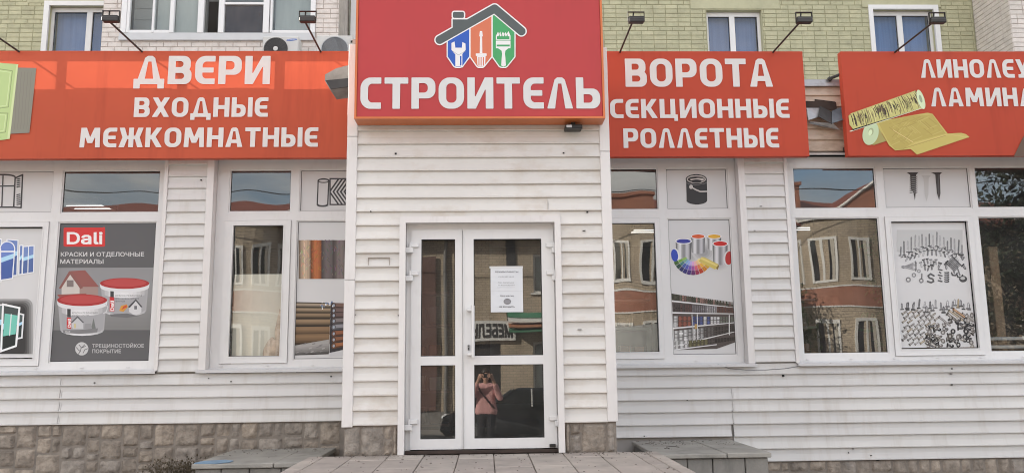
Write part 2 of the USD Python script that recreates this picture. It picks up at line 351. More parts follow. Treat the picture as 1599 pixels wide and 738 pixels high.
# ------------------------------------------------------------------ porch of paving tiles, steps, side slabs
PZT = 0.035
porch = obj('porch', [bx(-1.69, 1.63, -1.62, 0.0, GZ, PZT - .03), bx(-.86, .75, 0, .1, GZ, PZT - .03)], 'mortar', kind='structure')
xs = [-1.69, -1.55, -1.27, -.93, -.60, -.27, .06, .39, .72, 1.05, 1.38, 1.51, 1.63]
ysr = [0.0, -.34, -.97, -1.62]
for i in range(len(xs) - 1):
    for j in range(3):
        dz = rnd.uniform(-.003, .003)
        obj('paving_tile', cbx(xs[i] + .004, xs[i + 1] - .004, ysr[j + 1] + .004, ysr[j] - .004, PZT - .035, PZT + dz, .005), f'tile_{rnd.randrange(3)}', porch)
for k in range(3):
    z1 = PZT - .17 * (k + 1)
    obj('step', cbx(-1.69 - .3 * (k + 1), 1.63 + .3 * (k + 1), -1.62 - .3 * (k + 1), -1.625 - .3 * k, GZ, z1, .008), 'concrete', porch)

def side_slab(x0, x1, zt, seams, name, bricks):
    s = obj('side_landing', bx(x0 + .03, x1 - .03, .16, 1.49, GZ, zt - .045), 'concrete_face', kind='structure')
    xs = [x0] + seams + [x1]
    for a, b in zip(xs[:-1], xs[1:]):
        obj('cover_slab', cbx(a + .003, b - .003, .1, 1.47, zt - .045, zt + rnd.uniform(-.003, .003), .007), 'concrete', s)
    xs = [x0 + .03] + bricks + [x1 - .03]
    for a, b in zip(xs[:-1], xs[1:]):
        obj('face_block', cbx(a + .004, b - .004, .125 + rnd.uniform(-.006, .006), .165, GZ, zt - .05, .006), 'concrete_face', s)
    return s
ls = side_slab(-2.83, -1.70, -.03, [-2.05], 'left', [-2.55, -2.28, -1.98])
rs = side_slab(1.64, 2.78, -.005, [2.34], 'right', [1.95, 2.2, 2.52])
obj('paint_patch', extz(Polygon([(-2.79, .16), (-2.60, .13), (-2.52, .2), (-2.52, .30), (-2.60, .36), (-2.70, .34), (-2.77, .28)]).buffer(.03), -.028, -.024), 'blue_paint', ls)

# ------------------------------------------------------------------ the shop
shop = thing('shop_building', 'single storey white clad shop with a projecting glazed entrance and large windows', 'shop')
YW = 1.50                                      # face of the side walls; the entrance projects to y = 0
def part(name, mesh, m, parent=None, smooth=False, label=None):
    if m in ('siding', 'siding_aged') and name == 'siding_board': m += f'_{rnd.randrange(3)}'
    return obj(name, mesh, m, parent or shop, smooth, label)
# wall cores, with openings for the windows and the door
core = [bx(-9.0, 9.5, YW + .02, YW + .35, 3.34, 4.25), bx(-9.0, -1.36, YW + .02, YW + .35, GZ, .80), bx(1.24, 9.5, YW + .02, YW + .35, GZ, .80),
        bx(-3.775, -3.205, YW + .02, YW + .35, .80, 3.34), bx(3.046, 3.645, YW + .02, YW + .35, .80, 3.34), bx(-9, -6.36, YW + .02, YW + .35, .80, 3.34), bx(7.25, 9.5, YW + .02, YW + .35, .80, 3.34),
        bx(-1.53, -1.36, YW + .02, YW + .35, .8, 3.34), bx(1.24, 1.28, YW + .02, YW + .35, .8, 3.34)]
wall = part('wall', core, 'wall_core')
part('portal_wall', [bx(-1.36, -.80, .02, .16, GZ, 4.1), bx(.69, 1.24, .02, .16, GZ, 4.1), bx(-.80, .69, .02, .16, 2.30, 4.1), bx(-1.36, -1.24, .16, YW, GZ, 4.1), bx(1.12, 1.24, .16, YW, GZ, 4.1),
                     bx(-1.36, 1.24, .02, YW + .3, 4.1, 4.2)], 'wall_core')
part('flat_roof', bx(-9.0, 9.5, YW + .35, 7.3, 4.0, 4.15), 'zinc')
part('ceiling', bx(-9.0, 9.5, YW + .36, 9.5, 3.36, 3.45), 'inner_ceiling')
part('floor', [bx(-9.0, 9.5, YW + .36, 9.5, -.1, .03), bx(-1.24, 1.12, .1, YW + .36, -.1, .028)], 'inner_floor')
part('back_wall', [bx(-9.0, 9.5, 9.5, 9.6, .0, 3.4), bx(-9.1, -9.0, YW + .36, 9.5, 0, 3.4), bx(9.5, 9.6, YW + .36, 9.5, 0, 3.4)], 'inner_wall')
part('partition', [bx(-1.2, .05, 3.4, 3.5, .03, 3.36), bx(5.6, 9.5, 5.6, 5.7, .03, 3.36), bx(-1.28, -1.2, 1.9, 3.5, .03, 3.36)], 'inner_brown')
# zinc cap along the parapet, a little wavy
segs = np.linspace(-9.0, 9.5, 34)
capm = []
for a, b in zip(segs[:-1], segs[1:]):
    if b > -1.4 and a < 1.3 and a > -1.5: continue
    dz = rnd.uniform(-.012, .012)
    part('parapet_cap', extx(Polygon([(YW - .05, 4.20 + dz), (YW - .045, 4.285 + dz), (YW + .38, 4.30), (YW + .38, 4.25), (YW - .03, 4.26 + dz), (YW - .03, 4.20 + dz)]), a, b - .003), 'zinc')

def board(x0, x1, z0, p, yw, proud=0.0, ztop=None, sag=0.0):
    """one clapboard: rounded lip at the bottom, tucked under the next one at the top"""
    y = yw - proud
    prof = [(y + .001, p + .004), (y - .004, p * .9), (y - .006, p * .55), (y - .009, p * .47), (y - .019, p * .12), (y - .025, .012), (y - .024, .003), (y - .018, 0.0), (y + .004, .003)]
    if ztop is not None:
        prof = [(a, min(b, ztop)) for a, b in prof]
    xs_ = [x0, (x0 + x1) / 2, x1]; n = len(prof)
    v = []
    for i, xx in enumerate(xs_):
        s = sag if i == 1 else 0
        v += [(xx, a - s * .5, z0 + b - s) for a, b in prof]
    f = []
    for i in range(2):
        for k in range(n - 1):
            a, b, c, d = i*n+k, (i+1)*n+k, (i+1)*n+k+1, i*n+k+1
            f += [[a, d, c], [a, c, b]]
    for k in range(1, n - 1):
        f += [[0, k, k + 1], [2*n, 2*n+k+1, 2*n+k]]
    return trimesh.Trimesh(np.array(v), f, process=False)
def sag(): return rnd.uniform(-.001, .004)
# piers
PL, PR = .142, .140
for k in range(4, 22):
    z0 = .262 + PL * k
    if z0 < 3.3: part('siding_board', board(-3.737, -3.284, z0, PL, YW), 'siding'); part('siding_board', board(-9.0, -6.38, z0, PL, YW), 'siding')
for k in range(8, 26):
    z0 = -.257 + PR * k
    if z0 < 3.3: part('siding_board', board(3.12, 3.602, z0, PR, YW), 'siding'); part('siding_board', board(7.27, 9.4, z0, PR, YW), 'siding')
# band under the windows
for k in range(4):
    z0 = .262 + PL * k
    zt = None if k < 3 else .122
    xj = PX(97, 620, YW) + rnd.uniform(-.004, .004)
    part('siding_board', board(-9, xj, z0, PL, YW, 0, zt, sag()), 'siding')
    part('siding_board', board(xj - .02, -1.39, z0, PL, YW, .0025, zt, sag()), 'siding')
for k in range(8):
    z0 = -.257 + PR * k
    xj = 2.845 + rnd.uniform(-.004, .004)
    zt = None if k < 7 else .128
    if k >= 6:
        part('siding_board', board(1.25, 9.4, z0, PR, YW, 0, zt, sag()), 'siding')
    else:
        if k >= 3: part('siding_board', board(1.25, xj, z0, PR, YW, 0, None, sag()), 'siding')
        elif k == 2: part('siding_board', board(1.25, xj - .04, z0 + .004, PR - .004, YW, 0, None, 0), 'siding')
        part('siding_board', board(xj - .015, 9.4, z0, PR, YW, .003, None, sag()), 'siding')
# stained boards between the two right-hand signs
for k in range(26, 33):
    z0 = -.257 + PR * k
    if z0 > 4.2: continue
    part('siding_board', board(3.72, 4.47, z0, PR, YW, 0, min(PR + .004, 4.2 - z0)), 'siding_stained', label='stained board in the gap between two red signs')
# left and right of the entrance, and over it
PP = .138
for k in range(22):
    z0 = .317 + PP * k
    if z0 > 3.3: break
    if k <= 14:
        part('siding_board', board(-1.285, -.850, z0, PP, 0.0, 0, None, sag() * .5), 'siding_aged')
        part('siding_board', board(.742, 1.162, z0, PP, 0.0, 0, None, sag() * .5), 'siding_aged')
    elif k == 15:
        xj = PX(857, 333, 0)
        part('siding_board', board(-1.285, xj, z0, PP, 0.0, 0, None, .002), 'siding_aged'); part('siding_board', board(xj - .01, 1.162, z0, PP, 0.0, .003, None, 0), 'siding_aged')
    else:
        part('siding_board', board(-1.285, 1.162, z0, PP, 0.0, 0, None, sag()), 'siding_aged')
part('filler_strip', bx(-.85, .742, -.006, .01, 2.33, 2.39), 'siding_aged')
# corner posts of the entrance: left one jointed
def post(x0, x1, z0, z1, side):
    a = cbx(x0, x1, -.022, .012, z0, z1, .004)
    xs_ = (x0, x0 + .03) if side < 0 else (x1 - .03, x1)
    return [a, bx(xs_[0], xs_[1], .012, .10, z0, z1)]
zs = [.30, PZ(540, 437, 0), PZ(548, 214, 0), 4.13]
for a, b in zip(zs[:-1], zs[1:]): part('corner_post', post(-1.388, -1.283, a + .002, b - .002, -1), 'trim')
zs = [.32, PZ(942, 237, 0), 4.10]
for a, b in zip(zs[:-1], zs[1:]): part('corner_post', post(1.160, 1.262, a + .002, b - .002, 1), 'trim')
part('portal_side', [bx(-1.37, -1.36, .1, YW - .02, .3, 4.1), bx(1.24, 1.25, .1, YW - .02, -.02, 4.1)], 'trim')
# trims round the windows
part('window_trim', [cbx(-3.782, -3.737, YW - .022, YW + .1, .85, 3.34, .003)], 'trim')
part('window_trim', [cbx(-3.284, -3.2, YW - .026, YW + .02, .85, 3.345, .003), bx(-3.205, -3.198, YW + .018, YW + .12, .85, 3.34)], 'trim')
part('window_trim', [cbx(3.041, 3.122, YW - .026, YW + .02, .85, 3.345, .003), bx(3.039, 3.046, YW + .018, YW + .12, .85, 3.34)], 'trim')
part('window_trim', [cbx(3.602, 3.648, YW - .022, YW + .1, .85, 3.34, .003)], 'trim')
part('soffit', [bx(-9, -1.37, YW - .02, YW + .1, 3.34, 3.36), bx(1.25, 9.4, YW - .02, YW + .1, 3.34, 3.36)], 'soffit')

# ---- windows
YF = 1.60
ZT, ZU, ZL, ZB = 3.21, 2.692, 2.587, .948
def window(x0, x1, bays, nm='shop_window'):
    """bays: (upper glass x0, x1, lower x0, x1, sash outer x0, x1 or None, upper pane?, lower pane?)"""
    fr = rect(x0, .855, x1, 3.338)
    ups, lows = [], []
    for b in bays:
        fr = fr.difference(rect(b[0], ZU, b[1], ZT))
        fr = fr.difference(rect(b[4][0], .915, b[4][1], ZL + .005) if b[4] else rect(b[2], ZB, b[3], ZL))
    w = part(nm, ext(fr, YF, YF + .07), 'pvc')
    obj('frame_lip', ext(rect(x0, .855, x1, 3.338).difference(rect(x0 + .012, .867, x1 - .012, 3.326)), YF - .006, YF + .001), 'pvc', w)
    for b in bays:
        for k, (r, film) in enumerate(((rect(b[0], ZU, b[1], ZT), b[5]), (rect(b[2], ZB if not b[4] else .998, b[3], ZL if not b[4] else 2.53), b[6]))):
            if k == 1 and b[4]:
                sash = rect(b[4][0] + .004, .919, b[4][1] - .004, ZL + .001).difference(r)
                s_ = obj('sash', [ext(sash, YF - .014, YF + .05), ext(r.buffer(.012, join_style=2).difference(r), YF - .018, YF - .013)], 'pvc', w)
            else:
                obj('glazing_bead', ext(r.buffer(.001, join_style=2).difference(r.buffer(-.014, join_style=2)), YF + .012, YF + .035), 'pvc', w)
                r = r.buffer(-.013, join_style=2)
            obj('gasket', ext(r.buffer(.001, join_style=2).difference(r.buffer(-.006, join_style=2)), YF + .020, YF + .030), 'gasket', w)
            x_a, z_a, x_b, z_b = r.bounds
            if not film:
                obj('pane', ext(r, YF + .026, YF + .0275) if False else quad((x_a, YF + .027, z_a), (x_b, YF + .027, z_a), (x_b, YF + .027, z_b), (x_a, YF + .027, z_b)), 'shop_glass', w)
            else:
                obj('pane', quad((x_a, YF + .034, z_a), (x_b, YF + .034, z_a), (x_b, YF + .034, z_b), (x_a, YF + .034, z_b)), 'shop_glass', w)
    # small drainage caps along the bottom rail
    xx = x0 + .12
    while xx < x1 - .1:
        obj('drain_cap', cbx(xx, xx + .035, YF - .010, YF + .001, .885, .895, .002), 'sill_metal', w); xx += .52
    return w
W1 = window(-6.34, -3.78, [(-6.26, -5.12, -6.20, -5.20, (-6.27, -5.13), True, True), (-5.02, -3.872, -5.03, -3.884, None, False, True)])
W2 = window(-3.195, -1.535, [(-3.055, -2.319, -2.984, -2.397, (-3.09, -2.307), False, False), (-2.225, -1.60, -2.246, -1.60, None, True, True)])
W3 = window(1.285, 3.036, [(1.37, 2.092, 1.37, 2.031, (1.31, 2.095), False, False), (2.186, 2.948, 2.185, 2.960, None, True, True)])
W4 = window(3.65, 7.24, [(3.752, 4.780, 3.745, 4.776, None, False, False), (4.872, 5.955, 4.917, 5.864, (4.842, 5.930), True, True), (6.02, 7.14, 6.006, 7.14, None, False, False)])
for a, b in ((-9, -3.752), (-3.30, -1.375), (1.255, 3.135), (3.615, 9.4)):
    part('window_sill', extx(Polygon([(YW - .055, .815), (YW - .06, .845), (YF + .01, .868), (YF + .01, .86), (YW - .052, .838), (YW - .048, .815)]), a, b), 'sill_metal')

# ---- plinth of rough dressed stone
def rough_stone(x0, x1, z0, z1, yf, depth, amp):
    nx, nz = max(3, int((x1 - x0) / .026)), max(4, int((z1 - z0) / .026))
    u, w = np.meshgrid(np.linspace(0, 1, nx + 1), np.linspace(0, 1, nz + 1), indexing='ij')
    X = x0 + (x1 - x0) * u; Z = z0 + (z1 - z0) * w
    e = np.minimum(np.minimum(u, 1 - u) * (x1 - x0), np.minimum(w, 1 - w) * (z1 - z0))
    n = meshkit.fbm(np.stack([X * 15 + 7, Z * 15, X * 0 + yf + x0 * 3.1], -1), 4)
    prou = (.10 + n * 1.7) * amp * np.clip(e / .010, 0, 1) ** .5
    jx = (meshkit.noise(np.stack([X * 20, Z * 20, X * 0], -1)) - .5) * .010 * (e < .001)
    V = np.stack([X + jx, yf - prou, Z + jx * .7], -1).reshape(-1, 3)
    f = []
    for i in range(nx):
        for j in range(nz):
            a = i * (nz + 1) + j; b = a + nz + 1
            f += [[a, b, b + 1], [a, b + 1, a + 1]]
    ring = [i * (nz + 1) for i in range(nx + 1)] + [nx * (nz + 1) + j for j in range(1, nz + 1)] + [i * (nz + 1) + nz for i in range(nx - 1, -1, -1)] + [j for j in range(nz - 1, 0, -1)]
    base = len(V); back = V[ring].copy(); back[:, 1] = yf + depth
    V = np.vstack([V, back]); m = len(ring)
    for k in range(m):
        a, b = ring[k], ring[(k + 1) % m]
        f += [[a, base + k, b], [b, base + k, base + (k + 1) % m]]
    return trimesh.Trimesh(V, f, process=False)
def ashlar(x0, x1, z0, z1, rr):
    """random courses of stones of different sizes: (x0, x1, z0, z1)"""
    out = []
    def split(a, b, c, d):
        w, h = b - a, d - c
        if w > .34 or (w > h * 1.5 and w > .26):
            t = a + w * rr.uniform(.38, .62); split(a, t, c, d); split(t, b, c, d)
        elif h > .27 or (h > w * 1.15 and h > .2 and rr.random() < .7):
            t = c + h * rr.uniform(.35, .65); split(a, b, c, t); split(a, b, t, d)
        else: out.append((a, b, c, d))
    x = x0
    while x < x1 - .05:
        w = min(rr.uniform(.16, .55), x1 - x)
        if x1 - x - w < .12: w = x1 - x
        split(x, x + w, z0, z1); x += w
    return out
rs_ = random.Random(5)
for (a, b, c, d, yf) in ((-6.6, -1.66, -.44, .262, YW), (3.0, 7.6, -.58, -.258, YW)):
    part('plinth_backing', bx(a - 1, b + (1 if b > 0 else .2), yf, yf + .02, GZ, d - .004), 'mortar')
    for (p, q, r, s) in ashlar(a, b, c, d, rs_):
        part('plinth_stone', rough_stone(p + .003, q - .003, r + .003, s - .003, yf + .007, .03, .024), f'plinth_stone_{rs_.randrange(5)}', smooth=35)
part('plinth_backing', bx(-1.365, -.856, .004, .015, GZ, .318), 'mortar')
part('plinth_backing', bx(.748, 1.245, .004, .015, GZ, .318), 'mortar')
for st in [(-1.365, -1.21, .03, .31), (-1.21, -.99, .03, .31), (-.99, -.905, .18, .31), (-.99, -.905, .03, .18), (-.905, -.858, .03, .31),
           (.748, .80, .03, .31), (.80, .905, .20, .31), (.80, .905, .03, .20), (.905, 1.15, .03, .31), (1.15, 1.225, .03, .31)]:
    part('plinth_stone', rough_stone(st[0] + .002, st[1] - .002, st[2] + .002, st[3] - .002, .008, .03, .024), f'plinth_stone_{rs_.randrange(5)}', smooth=35)

# ---- the door
dr = part('entrance_door', ext(rect(-.79, .05, .69, 2.30).difference(rect(-.744, .07, .677, 2.215)), .075, .15), 'pvc')
obj('casing', [ext(rect(-.853, .04, -.792, 2.335), -.03, .012), ext(rect(.684, .04, .745, 2.335), -.03, .012), ext(Polygon([(-.853, 2.336), (.745, 2.336), (.684, 2.272), (-.792, 2.272)]), -.0305, .012),
               bx(-.80, -.792, .0, .09, .04, 2.28), bx(.684, .692, .0, .09, .04, 2.28), bx(-.792, .684, .0, .09, 2.272, 2.28)], 'trim', dr)
obj('threshold', cbx(-.79, .69, .03, .16, .036, .07, .004), 'rust_dark', dr)
TILT = math.radians(.95)
def leaf(x0, x1, gx0, gx1, label):
    zz = [(.176, .876), (.963, 2.117)]
    p = rect(x0, .078, x1, 2.213)
    for a, b in zz: p = p.difference(rect(gx0, a, gx1, b))
    lf = obj('door_leaf', [ext(p, .055, .12)], 'pvc', dr, label=label)
    for a, b in zz:
        r = rect(gx0, a, gx1, b)
        obj('glazing_bead', ext(r.buffer(.001, join_style=2).difference(r.buffer(-.012, join_style=2)), .068, .09), 'pvc', lf) if False else None
        obj('gasket', ext(r.buffer(.001, join_style=2).difference(r.buffer(-.007, join_style=2)), .062, .085), 'gasket', lf)
        t = math.tan(TILT) * (b - a) / 2
        obj('pane', quad((gx0, .076 - t, a), (gx1, .076 - t, a), (gx1, .076 + t, b), (gx0, .076 + t, b)), 'door_glass', lf)
    obj('meeting_stile', ext(rect(x0 if x0 > -.5 else x1 - .006, .08, (x0 + .006) if x0 > -.5 else x1, 2.21), .05, .06), 'pvc', lf)
    return lf
LL = leaf(-.744, -.2345, -.644, -.308, 'narrow fixed left leaf')
LR = leaf(-.2295, .677, -.123, .554, 'wide right leaf with the pull handle')
def hinge(x, z, s):
    a = cbx(min(x, x + s * .085), max(x, x + s * .085), .030, .056, z + .002, z + .045, .004)
    b = cbx(min(x - s * .045, x + s * .03), max(x - s * .045, x + s * .03), .018, .056, z - .055, z - .002, .004)
    c = lathe([(0, -.055), (.012, -.055), (.012, .05), (0, .05)], n=12, loc=(x, .032, z))
    return [a, b, c]
for z in (2.035, 1.755, .318): obj('hinge', hinge(-.752, z, 1), 'pvc', dr)
for z in (2.025, 1.750, .335): obj('hinge', hinge(.685, z, -1), 'pvc', dr)
hx = -.132
obj('pull_handle', [tube([(hx, -.015, .95), (hx, -.02, 1.2), (hx, -.015, 1.45)], .017, 12), cbx(hx - .06, hx + .015, -.025, .056, 1.395, 1.425, .006), cbx(hx - .06, hx + .015, -.025, .056, .965, .995, .006)], 'pvc', dr, smooth=40)
obj('lock', [lathe([(0, 0), (.014, 0), (.014, .012), (0, .012)], 'y', 14, (-.175, .054, 1.06)), cbx(-.186, -.164, .046, .056, 1.015, 1.055, .003)], 'zinc', dr)
obj('keyhole', [cbx(-.180, -.170, .043, .047, 1.02, 1.05, .001), lathe([(0, 0), (.006, 0), (.006, .003), (0, .003)], 'y', 10, (-.175, .0425, 1.06))], 'hole_dark', dr)
obj('door_stop', cbx(.60, .66, .03, .055, .085, .115, .004), 'black_plastic', dr)

# ---- nails, holes and old marks of the cladding
for (u, v, y, w, h) in [(148, 597, YW, 4, 3), (361, 595, YW, 4, 3), (326, 590, YW, 1.5, 3), (618, 240, 0, 5, 4), (579, 330, 0, 3, 3), (880, 239, 0, 4, 3), (917, 331, 0, 4, 3), (1223, 586, YW, 4, 5), (517, 587, YW, 3, 4),
                        (1073, 624, YW, 3, 2), (1143, 641, YW, 2.5, 2), (1145.5, 660, YW, 2.5, 2), (1486, 575, YW, 3, 3), (1486, 600, YW, 3, 4), (1485, 583, YW, 4, 2), (1360, 710, YW, 4, 1.6), (1325, 706, YW, 1.5, 3), (1332, 700, YW, 4, 1.5), (1371, 718, YW, 6, 1.5),
                        (555, 491, 0, 2, 2), (622, 492, 0, 2, 3), (1006, 680, YW, 3, 2), (314, 281, YW, 3, 3), (912, 360, 0, 7, 1.4), (905, 514, 0, 10, 1.3), (1178, 360, YW, 5, 1.4), (1188, 322, YW, 6, 1.4)]:
    w, h = w * .6, h * .6; a, b = P(u - w / 2, v + h / 2, y - .016), P(u + w / 2, v - h / 2, y - .016)
    part('nail_hole', cbx(a[0], b[0], y - .027, y + .002, a[2], b[2], .001), 'hole_dark')
ax0, az1, ax1, az0 = PX(575, 408, 0), PZ(590, 402, 0), PX(609, 408, 0), PZ(590, 416, 0)
part('old_plate_mark', [bx(ax0, ax1, -.021, -.005, az1 - .006, az1), bx(ax0, ax0 + .006, -.019, -.005, az0, az1 - .006), bx(ax1 - .006, ax1, -.019, -.005, az0, az1 - .006)], 'scuff')

# grit, sand and bits of litter lying on the porch and the side slabs
gq = random.Random(17); gr_ = []
for k in range(420):
    if k < 260: x, y, z = gq.uniform(-1.65, 1.6), gq.choice([gq.uniform(-1.6, -.02), -abs(gq.gauss(0, .10)) - .01]), PZT + .003
    elif k < 350: x, y, z = gq.uniform(1.68, 2.74), 1.45 - abs(gq.gauss(0, .35)), -.001
    else: x, y, z = gq.uniform(-2.8, -1.75), 1.45 - abs(gq.gauss(0, .35)), -.026
    if y < .14 and k >= 260: continue
    if y > -.01 and k < 260: continue
    r = gq.uniform(.002, .006); gr_.append(trimesh.creation.icosphere(0, r).apply_scale([gq.uniform(.7, 2.4), gq.uniform(.7, 1.6), .6]).apply_translation([x, y, z]))
g_ = obj('grit', gr_, 'dry_grit'); tag(g_, 'dark grit and crumbs of dirt scattered over the porch tiles and side slabs', 'grit', kind='stuff')
for (u, v, dx, dy, l) in [(1008, 692, .1, .04, .12), (1040, 697, .13, -.05, .10), (1046, 700, -.05, .03, .06)]:
    c = Pz(u, v, .0); tw = thing('fallen_twig', ['short dry twig on the right side slab, nearest the wall', 'dry twig in the middle of the right side slab', 'tiny dry twig on the right side slab, nearest its front edge'][[1008, 1040, 1046].index(u)], 'twig')
    obj('stem', tube([c, c + np.array([dx * .5, dy * .5, .008]), c + np.array([dx, dy, .002])], .003, 5), 'rust_dark', tw)

# ------------------------------------------------------------------ lettering: a heavy rounded sans, drawn stroke by stroke
S_, B_ = .25, .20                               # stem and bar thickness for capitals of height 1
def rr(x0, y0, x1, y1, r=.1):
    r = min(r, (x1 - x0) / 2 - 1e-3, (y1 - y0) / 2 - 1e-3)
    return sbox(x0 + r, y0 + r, x1 - r, y1 - r).buffer(r, 8)
def bar(x0, y0, x1, y1, w):
    """slanted stroke with level ends, w wide along x"""
    return Polygon([(x0 - w / 2, y0), (x0 + w / 2, y0), (x1 + w / 2, y1), (x1 - w / 2, y1)])
def bowl(x0, y0, x1, y1, r=.26):
    o = rr(x0 - .6, y0, x1, y1, r).intersection(sbox(x0, y0, x1, y1))
    i = rr(x0 - .6, y0 + B_ * .92, x1 - S_, y1 - B_ * .92, r * .5).intersection(sbox(x0 + S_, y0, x1, y1))
    return o.difference(i)
def lam(w):                                     # the arch-topped letter
    t = .30
    o = Polygon([(0, 0), (w / 2 - t / 2 - .02, .93), (w / 2 - t / 2 + .07, 1), (w / 2 + t / 2 - .07, 1), (w / 2 + t / 2 + .02, .93), (w, 0)])
    i = Polygon([(S_ + .01, 0), (w / 2 - .055, .80), (w / 2 + .055, .80), (w - S_ - .01, 0)])
    return o.difference(i)
def G(c):
    s = S_
    if c == 'О': return rr(0, 0, .84, 1, .36).difference(rr(s, B_ * .95, .84 - s, 1 - B_ * .95, .15)), .84
    if c == 'С': return rr(0, 0, 1.3, 1, .34).intersection(sbox(0, 0, .68, 1)).difference(rr(s, B_, 1.3, 1 - B_, .14)), .68
    if c == 'Е': return unary_union([G('С')[0], sbox(s * .6, .41, .63, .59)]), .68
    if c == 'Т': return unary_union([sbox(0, 1 - B_, .78, 1), sbox(.39 - s / 2, 0, .39 + s / 2, 1)]), .78
    if c == 'Р': return unary_union([sbox(0, 0, s, 1), bowl(0, .33, .79, 1)]), .79
    if c == 'В': return unary_union([bowl(0, 0, .80, .58, .24), bowl(0, .42, .76, 1, .24)]), .80
    if c == 'Ь': return unary_union([sbox(0, 0, s, 1), bowl(0, 0, .80, .64)]), .80
    if c == 'Ы': return unary_union([sbox(0, 0, s, 1), bowl(0, 0, .72, .64), sbox(.83, 0, .83 + s * .95, 1)]), .83 + s * .95
    if c == 'И': return unary_union([sbox(0, 0, s, 1), sbox(.86 - s, 0, .86, 1), Polygon([(s * .3, 0), (s * 1.12, 0), (.86 - s * .3, 1), (.86 - s * 1.12, 1)])]), .86
    if c == 'Н': return unary_union([sbox(0, 0, s, 1), sbox(.82 - s, 0, .82, 1), sbox(0, .40, .82, .60)]), .82
    if c == 'К': return unary_union([sbox(0, 0, s, 1), bar(.34, .5, .68, 1, s * 1.12), bar(.70, 0, .36, .55, s * 1.14), sbox(s * .6, .41, .42, .59)]), .84
    if c == 'Ж': return unary_union([sbox(.60 - s / 2, 0, .60 + s / 2, 1), bar(.90, .5, 1.07, 1, s * 1.05), bar(1.07, 0, .87, .58, s * 1.1), bar(.30, .5, .13, 1, s * 1.05), bar(.13, 0, .33, .58, s * 1.1), sbox(.24, .41, .96, .59)]), 1.2
    if c == 'Х': return unary_union([bar(.14, 0, .74, 1, s * 1.12), bar(.74, 0, .14, 1, s * 1.12)]), .88
    if c == 'М': return unary_union([bar(.14, 0, .18, 1, s * .95), bar(.92, 0, .88, 1, s * .95), bar(.53, .22, .22, 1, s * .95), bar(.53, .22, .84, 1, s * .95)]), 1.06
    if c == 'У': return unary_union([bar(.40, .30, .14, 1, s * 1.1), bar(.30, 0, .70, 1, s * 1.1), sbox(.10, 0, .36, B_ * .95)]), .84
    if c == 'Л': return lam(.86), .86
    if c == 'А': return unary_union([lam(.86), sbox(.20, .20, .66, .38)]), .86
    if c == 'Д': return unary_union([affinity.translate(lam(.86), .09, 0).intersection(sbox(0, .12, 2, 1)), sbox(0, 0, 1.04, B_ * .95), sbox(0, -.15, s * .9, .1), sbox(1.04 - s * .9, -.15, 1.04, .1)]), 1.04
    if c == 'Ц': return unary_union([sbox(0, 0, s, 1), sbox(.80 - s, 0, .80, 1), sbox(0, 0, .92, B_ * .95), sbox(.92 - s * .75, -.15, .92, .1)]), .92
    raise KeyError(c)
def word(text, x0, x1, z0, z1, gap=.115):
    """the word as one (x, z) shape between x0 and x1, capitals from z0 to z1"""
    x, out = 0, []
    for c in text:
        if c == ' ': x += .4; continue
        g, w = G(c)
        g = g.buffer(-.02, join_style=2).buffer(.035, 3).buffer(-.015)
        out.append(affinity.translate(g, x, 0)); x += w + gap
    s = unary_union(out)
    return affinity.affine_transform(s, [(x1 - x0) / (x - gap), 0, 0, z1 - z0, x0, z0])
def sheet(shape, y):
    """flat (x, z) print at depth y, facing the street"""
    vs, fs, n = [], [], 0
    for q in polys(shape):
        v, f = trimesh.creation.triangulate_polygon(q, engine='earcut')
        vs.append(np.stack([v[:, 0], np.full(len(v), y), v[:, 1]], 1)); fs.append(np.asarray(f) + n); n += len(v)
    V, Fc = np.vstack(vs), np.vstack(fs)
    nn = np.cross(V[Fc[:, 1]] - V[Fc[:, 0]], V[Fc[:, 2]] - V[Fc[:, 0]])[:, 1]
    Fc[nn > 0] = Fc[nn > 0][:, ::-1]
    return trimesh.Trimesh(V, Fc, process=False)
import PIL.ImageFont, PIL.ImageDraw, PIL.Image
_font = PIL.ImageFont.truetype(glob.glob('/opt/blender-*/*/datafiles/fonts/Inter.woff2')[0], 72)
def small_text(text, bold=1):
    """plain lettering as a shape, capitals 1 tall, starting at x = 0"""
    x0, y0, x1, y1 = _font.getbbox(text, anchor='ls', stroke_width=bold)
    im = PIL.Image.new('L', (x1 - x0 + 8, y1 - y0 + 8))
    PIL.ImageDraw.Draw(im).text((4 - x0, 4 - y0), text, 255, _font, anchor='ls', stroke_width=bold)
    on = np.pad(np.asarray(im) > 127, ((0, 0), (1, 1))).astype(np.int8)
    r, s = np.nonzero(np.diff(on, axis=1) == 1); e = np.nonzero(np.diff(on, axis=1) == -1)[1]
    g = unary_union([sbox(a, -q - 1, b, -q) for a, b, q in zip(s, e, r)]).buffer(.6).buffer(-.6).simplify(.9)
    k = 1 / 52.5
    return affinity.affine_transform(g, [k, 0, 0, k, -4 * k, (4 - y0) * k])

